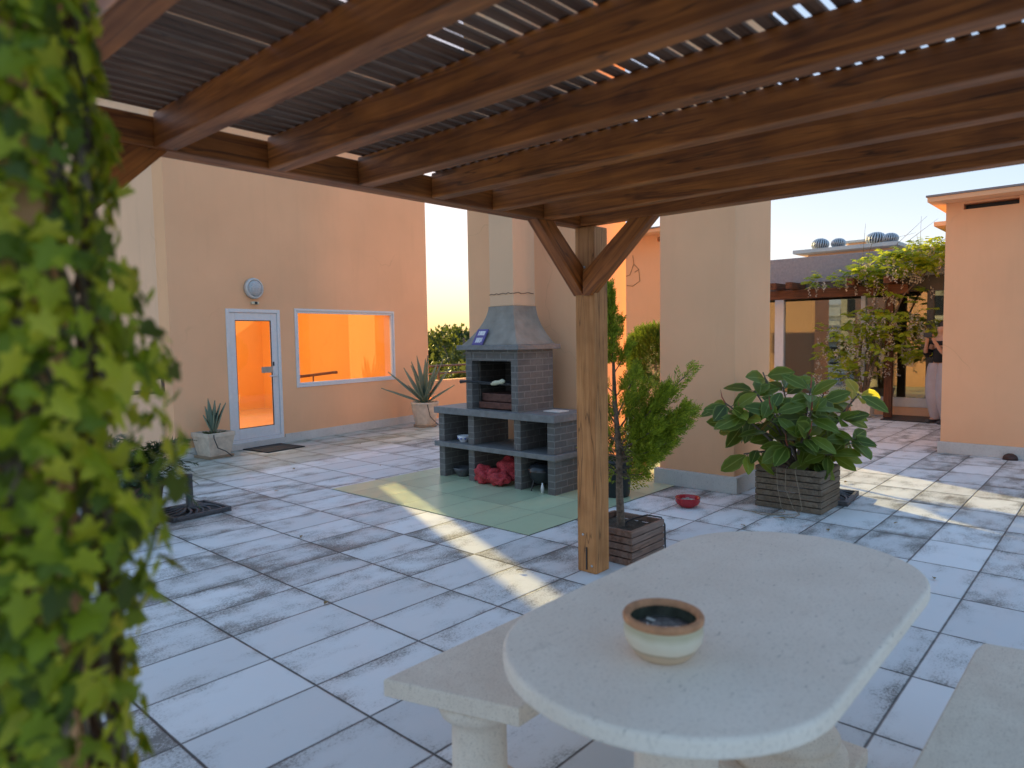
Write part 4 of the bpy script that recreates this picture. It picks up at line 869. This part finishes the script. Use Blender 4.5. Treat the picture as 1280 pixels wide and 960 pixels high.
ph = thing('phone', 'dark phone held up in the hands of the person by the glass', 'phone'); ph.matrix_world = Matrix.Translation((13.45, 2.43, 0)) @ Matrix.Rotation(R(150), 4, 'Z')
MB().box(.352, .362, -.06, .10, 1.455, 1.53, bev=.004).build('phone_case', BLACKP, ph)

# small dark dome at the foot of the right block
tag(MB().lathe([(.0, .075), (.03, .072), (.06, .055), (.075, .03), (.078, .001), (0, .001)], (10.12, 1.10, 0), 24).build('brown_dome', simple('dark_brown_shell', (.05, .022, .018), .6, 0, .4, 30, .5)), 'small dark brown dome lying against the skirting of the right block', 'ornament')

# ------------------------------------------------------------------ trees beyond the parapet
TL = [leaf_mat('olive_crown', [(.045, .06, .016), (.08, .095, .022), (.12, .13, .028)], .3, .6), leaf_mat('yellow_crown', [(.07, .095, .018), (.12, .14, .022), (.20, .19, .028)], .35, .6), leaf_mat('dark_crown', [(.03, .05, .015), (.06, .08, .02)], .3, .6)]
def tree(label, ang, dist, top, wid, mt, n, leaf, group='trees beyond the parapet'):
    x, y = dist*math.cos(R(ang)), dist*math.sin(R(ang)); o = thing('broadleaf_tree', label, 'tree', (x, y, -14), 0, group); h = top+14
    tk = MB(); tk.tube([(0, 0, 0), (jit(.2), jit(.2), h*.4), (jit(.3), jit(.3), h*.75), (0, 0, h*.93)], [wid*.09, wid*.075, wid*.045, wid*.01], 8)
    cr = MB(); hubs = []
    for k_ in range(26):
        a = rnd.uniform(0, 6.28); z = rnd.uniform(.45, .97); r_ = wid*.5*math.sqrt(max(.05, 1-((z-.66)/.36)**2))*rnd.uniform(.35, 1); hubs.append(Vector((r_*math.cos(a), r_*math.sin(a), h*z)))
    for q in hubs[:12]: tk.tube([(0, 0, q.z*.72), (q.x*.5, q.y*.5, q.z*.87), q], [wid*.03, wid*.02, .01], 5)
    for k_ in range(n):
        q = rnd.choice(hubs); d = rdir(); p = q+Vector((d.x, d.y, d.z*.7))*wid*.19*rnd.random()**.4; cr.leaf(p, rdir(), rdir(), leaf*1.3, leaf*.85, ((0, 0), (.45, 1), (1, 0)), .1, .1)
    tk.build('trunk', BARK, o); cr.build('crown', mt, o)
tree('yellow-green tree right behind the railing, at the left side of the gap', 48.6, 19, .25, 3.4, TL[1], 5200, .17)
tree('bright low tree behind the railing, at the right side of the gap', 46.3, 21, .55, 3.2, TL[1], 5200, .17)
tree('dark rounded tree crown in the middle of the gap', 47.3, 30, 1.15, 4.6, TL[0], 5200, .22)
tree('tall pale tree with feathery top, right in the gap', 46.0, 44, 2.75, 6.2, TL[0], 5600, .26)
tree('hazy olive tree filling the left of the gap horizon', 49.0, 52, 1.95, 7.0, TL[0], 5200, .30)
tree('distant tree top at the centre of the gap horizon', 47.6, 66, 2.4, 8.5, TL[2], 5200, .34)

# ------------------------------------------------------------------ town behind the camera, mirrored in the glass fronts
CREAM = plaster('cream_render', (.72, .64, .46), .4); WHITEW = plaster('white_render', (.74, .73, .70), .5); DARKW = simple('dark_window', (.03, .035, .04), .2)
def apartment(label, x, y, rz, wx, wy, z1, mt, rows, cols):
    o = thing('apartment_block', label, 'building', (x, y, -14), rz, 'apartment blocks of the town'); h = z1+14
    MB().box(-wx/2, wx/2, -wy/2, wy/2, 0, h).build('wall', mt, o); MB().box(-wx/2-.2, wx/2+.2, -wy/2-.2, wy/2+.2, h+.002, h+.4).build('roof', SKIRT, o)
    for r_ in range(rows):
        zc = h-1.6-r_*3
        for c_ in range(cols):
            yc = -wy/2+(c_+.5)*wy/cols; MB().box(wx/2+.002, wx/2+.06, yc-.8, yc+.8, zc-.7, zc+.7).build('window', DARKW, o)
        MB().box(wx/2+.002, wx/2+.9, -wy/2+.4, wy/2-.4, zc-1.25, zc-.95).build('balcony', mt, o)
apartment('tall cream apartment block mirrored in the glass front beside the wisteria', -34, 14.2, R(-8), 10, 7.5, 17, CREAM, 5, 3)
for i, (x, y, z1, wx, wy) in enumerate(((-120, 52, 2.6, 12, 16), (-150, 76, 5.0, 14, 18), (-140, 44, 6.5, 12, 12), (-185, 72, 9.0, 16, 22), (-175, 50, 9.5, 14, 14))):
    apartment(['low white block nearest on the mirrored hillside', 'white block at the left of the mirrored hillside', 'narrow white block in the middle of the mirrored hillside', 'widest white block high on the mirrored hillside', 'upper white block at the right of the mirrored hillside'][i], x, y, R(-15), wx, wy, z1, WHITEW, 3, 4)
for i, (x, y, z1, wx, wy) in enumerate(((62, -46, 8, 12, 20), (74, -68, 10, 12, 18))):
    apartment(['white block mirrored faintly in the picture window', 'white block mirrored faintly in the door glass'][i], x, y, R(140), wx, wy, z1, WHITEW, 4, 5)
k = N('hill_green'); p_ = k.pos(); HILL = k.fin(k.ramp(k.noise(p_, .12, 6, .7), (.35, (.02, .035, .015)), (.65, (.08, .10, .04))), .95, .1)
mb = MB(); n = 24; vv = []
for j in range(n+1):
    for i in range(n+1): x = -230+i*6; y = 10+j*6; vv.append((x, y, -14.2+17*math.exp(-((x+190)/45)**2-((y-70)/60)**2)+jit(.5)))
mb.add(vv, [(j*(n+1)+i, j*(n+1)+i+1, (j+1)*(n+1)+i+1, (j+1)*(n+1)+i) for j in range(n) for i in range(n)], True)
tag(mb.build('hill', HILL), 'green hillside of the town', 'hill', kind='structure')

dl = leaf_mat('dry_leaf', [(.20, .12, .05), (.30, .20, .08), (.14, .07, .03)], .1, .8)
spots = [(5.35, 2.35), (5.6, 1.75), (4.55, 3.1), (3.4, 3.0), (2.9, 4.9), (3.6, 6.6), (5.75, 2.2), (6.2, 1.4), (7.6, 2.2), (5.0, 3.2), (2.2, 3.5), (4.9, .9), (8.2, 1.5), (2.6, 2.4), (3.1, 1.9), (5.2, 6.9), (4.4, 7.6), (6.1, 8.6)]
for i, (x, y) in enumerate(spots):
    lf_ = MB(); a = rnd.uniform(0, 6.28); lf_.leaf((0, 0, .012), (math.cos(a), math.sin(a), .08), (jit(.3), jit(.3), 1), rnd.uniform(.04, .07), rnd.uniform(.02, .03), fold=.25, curl=.12)
    o = lf_.build('fallen_leaf', dl); o.location = (x, y, 0); tag(o, 'small dry brown leaf fallen on the pale terrace slabs', 'leaf', 'fallen leaves on the terrace')
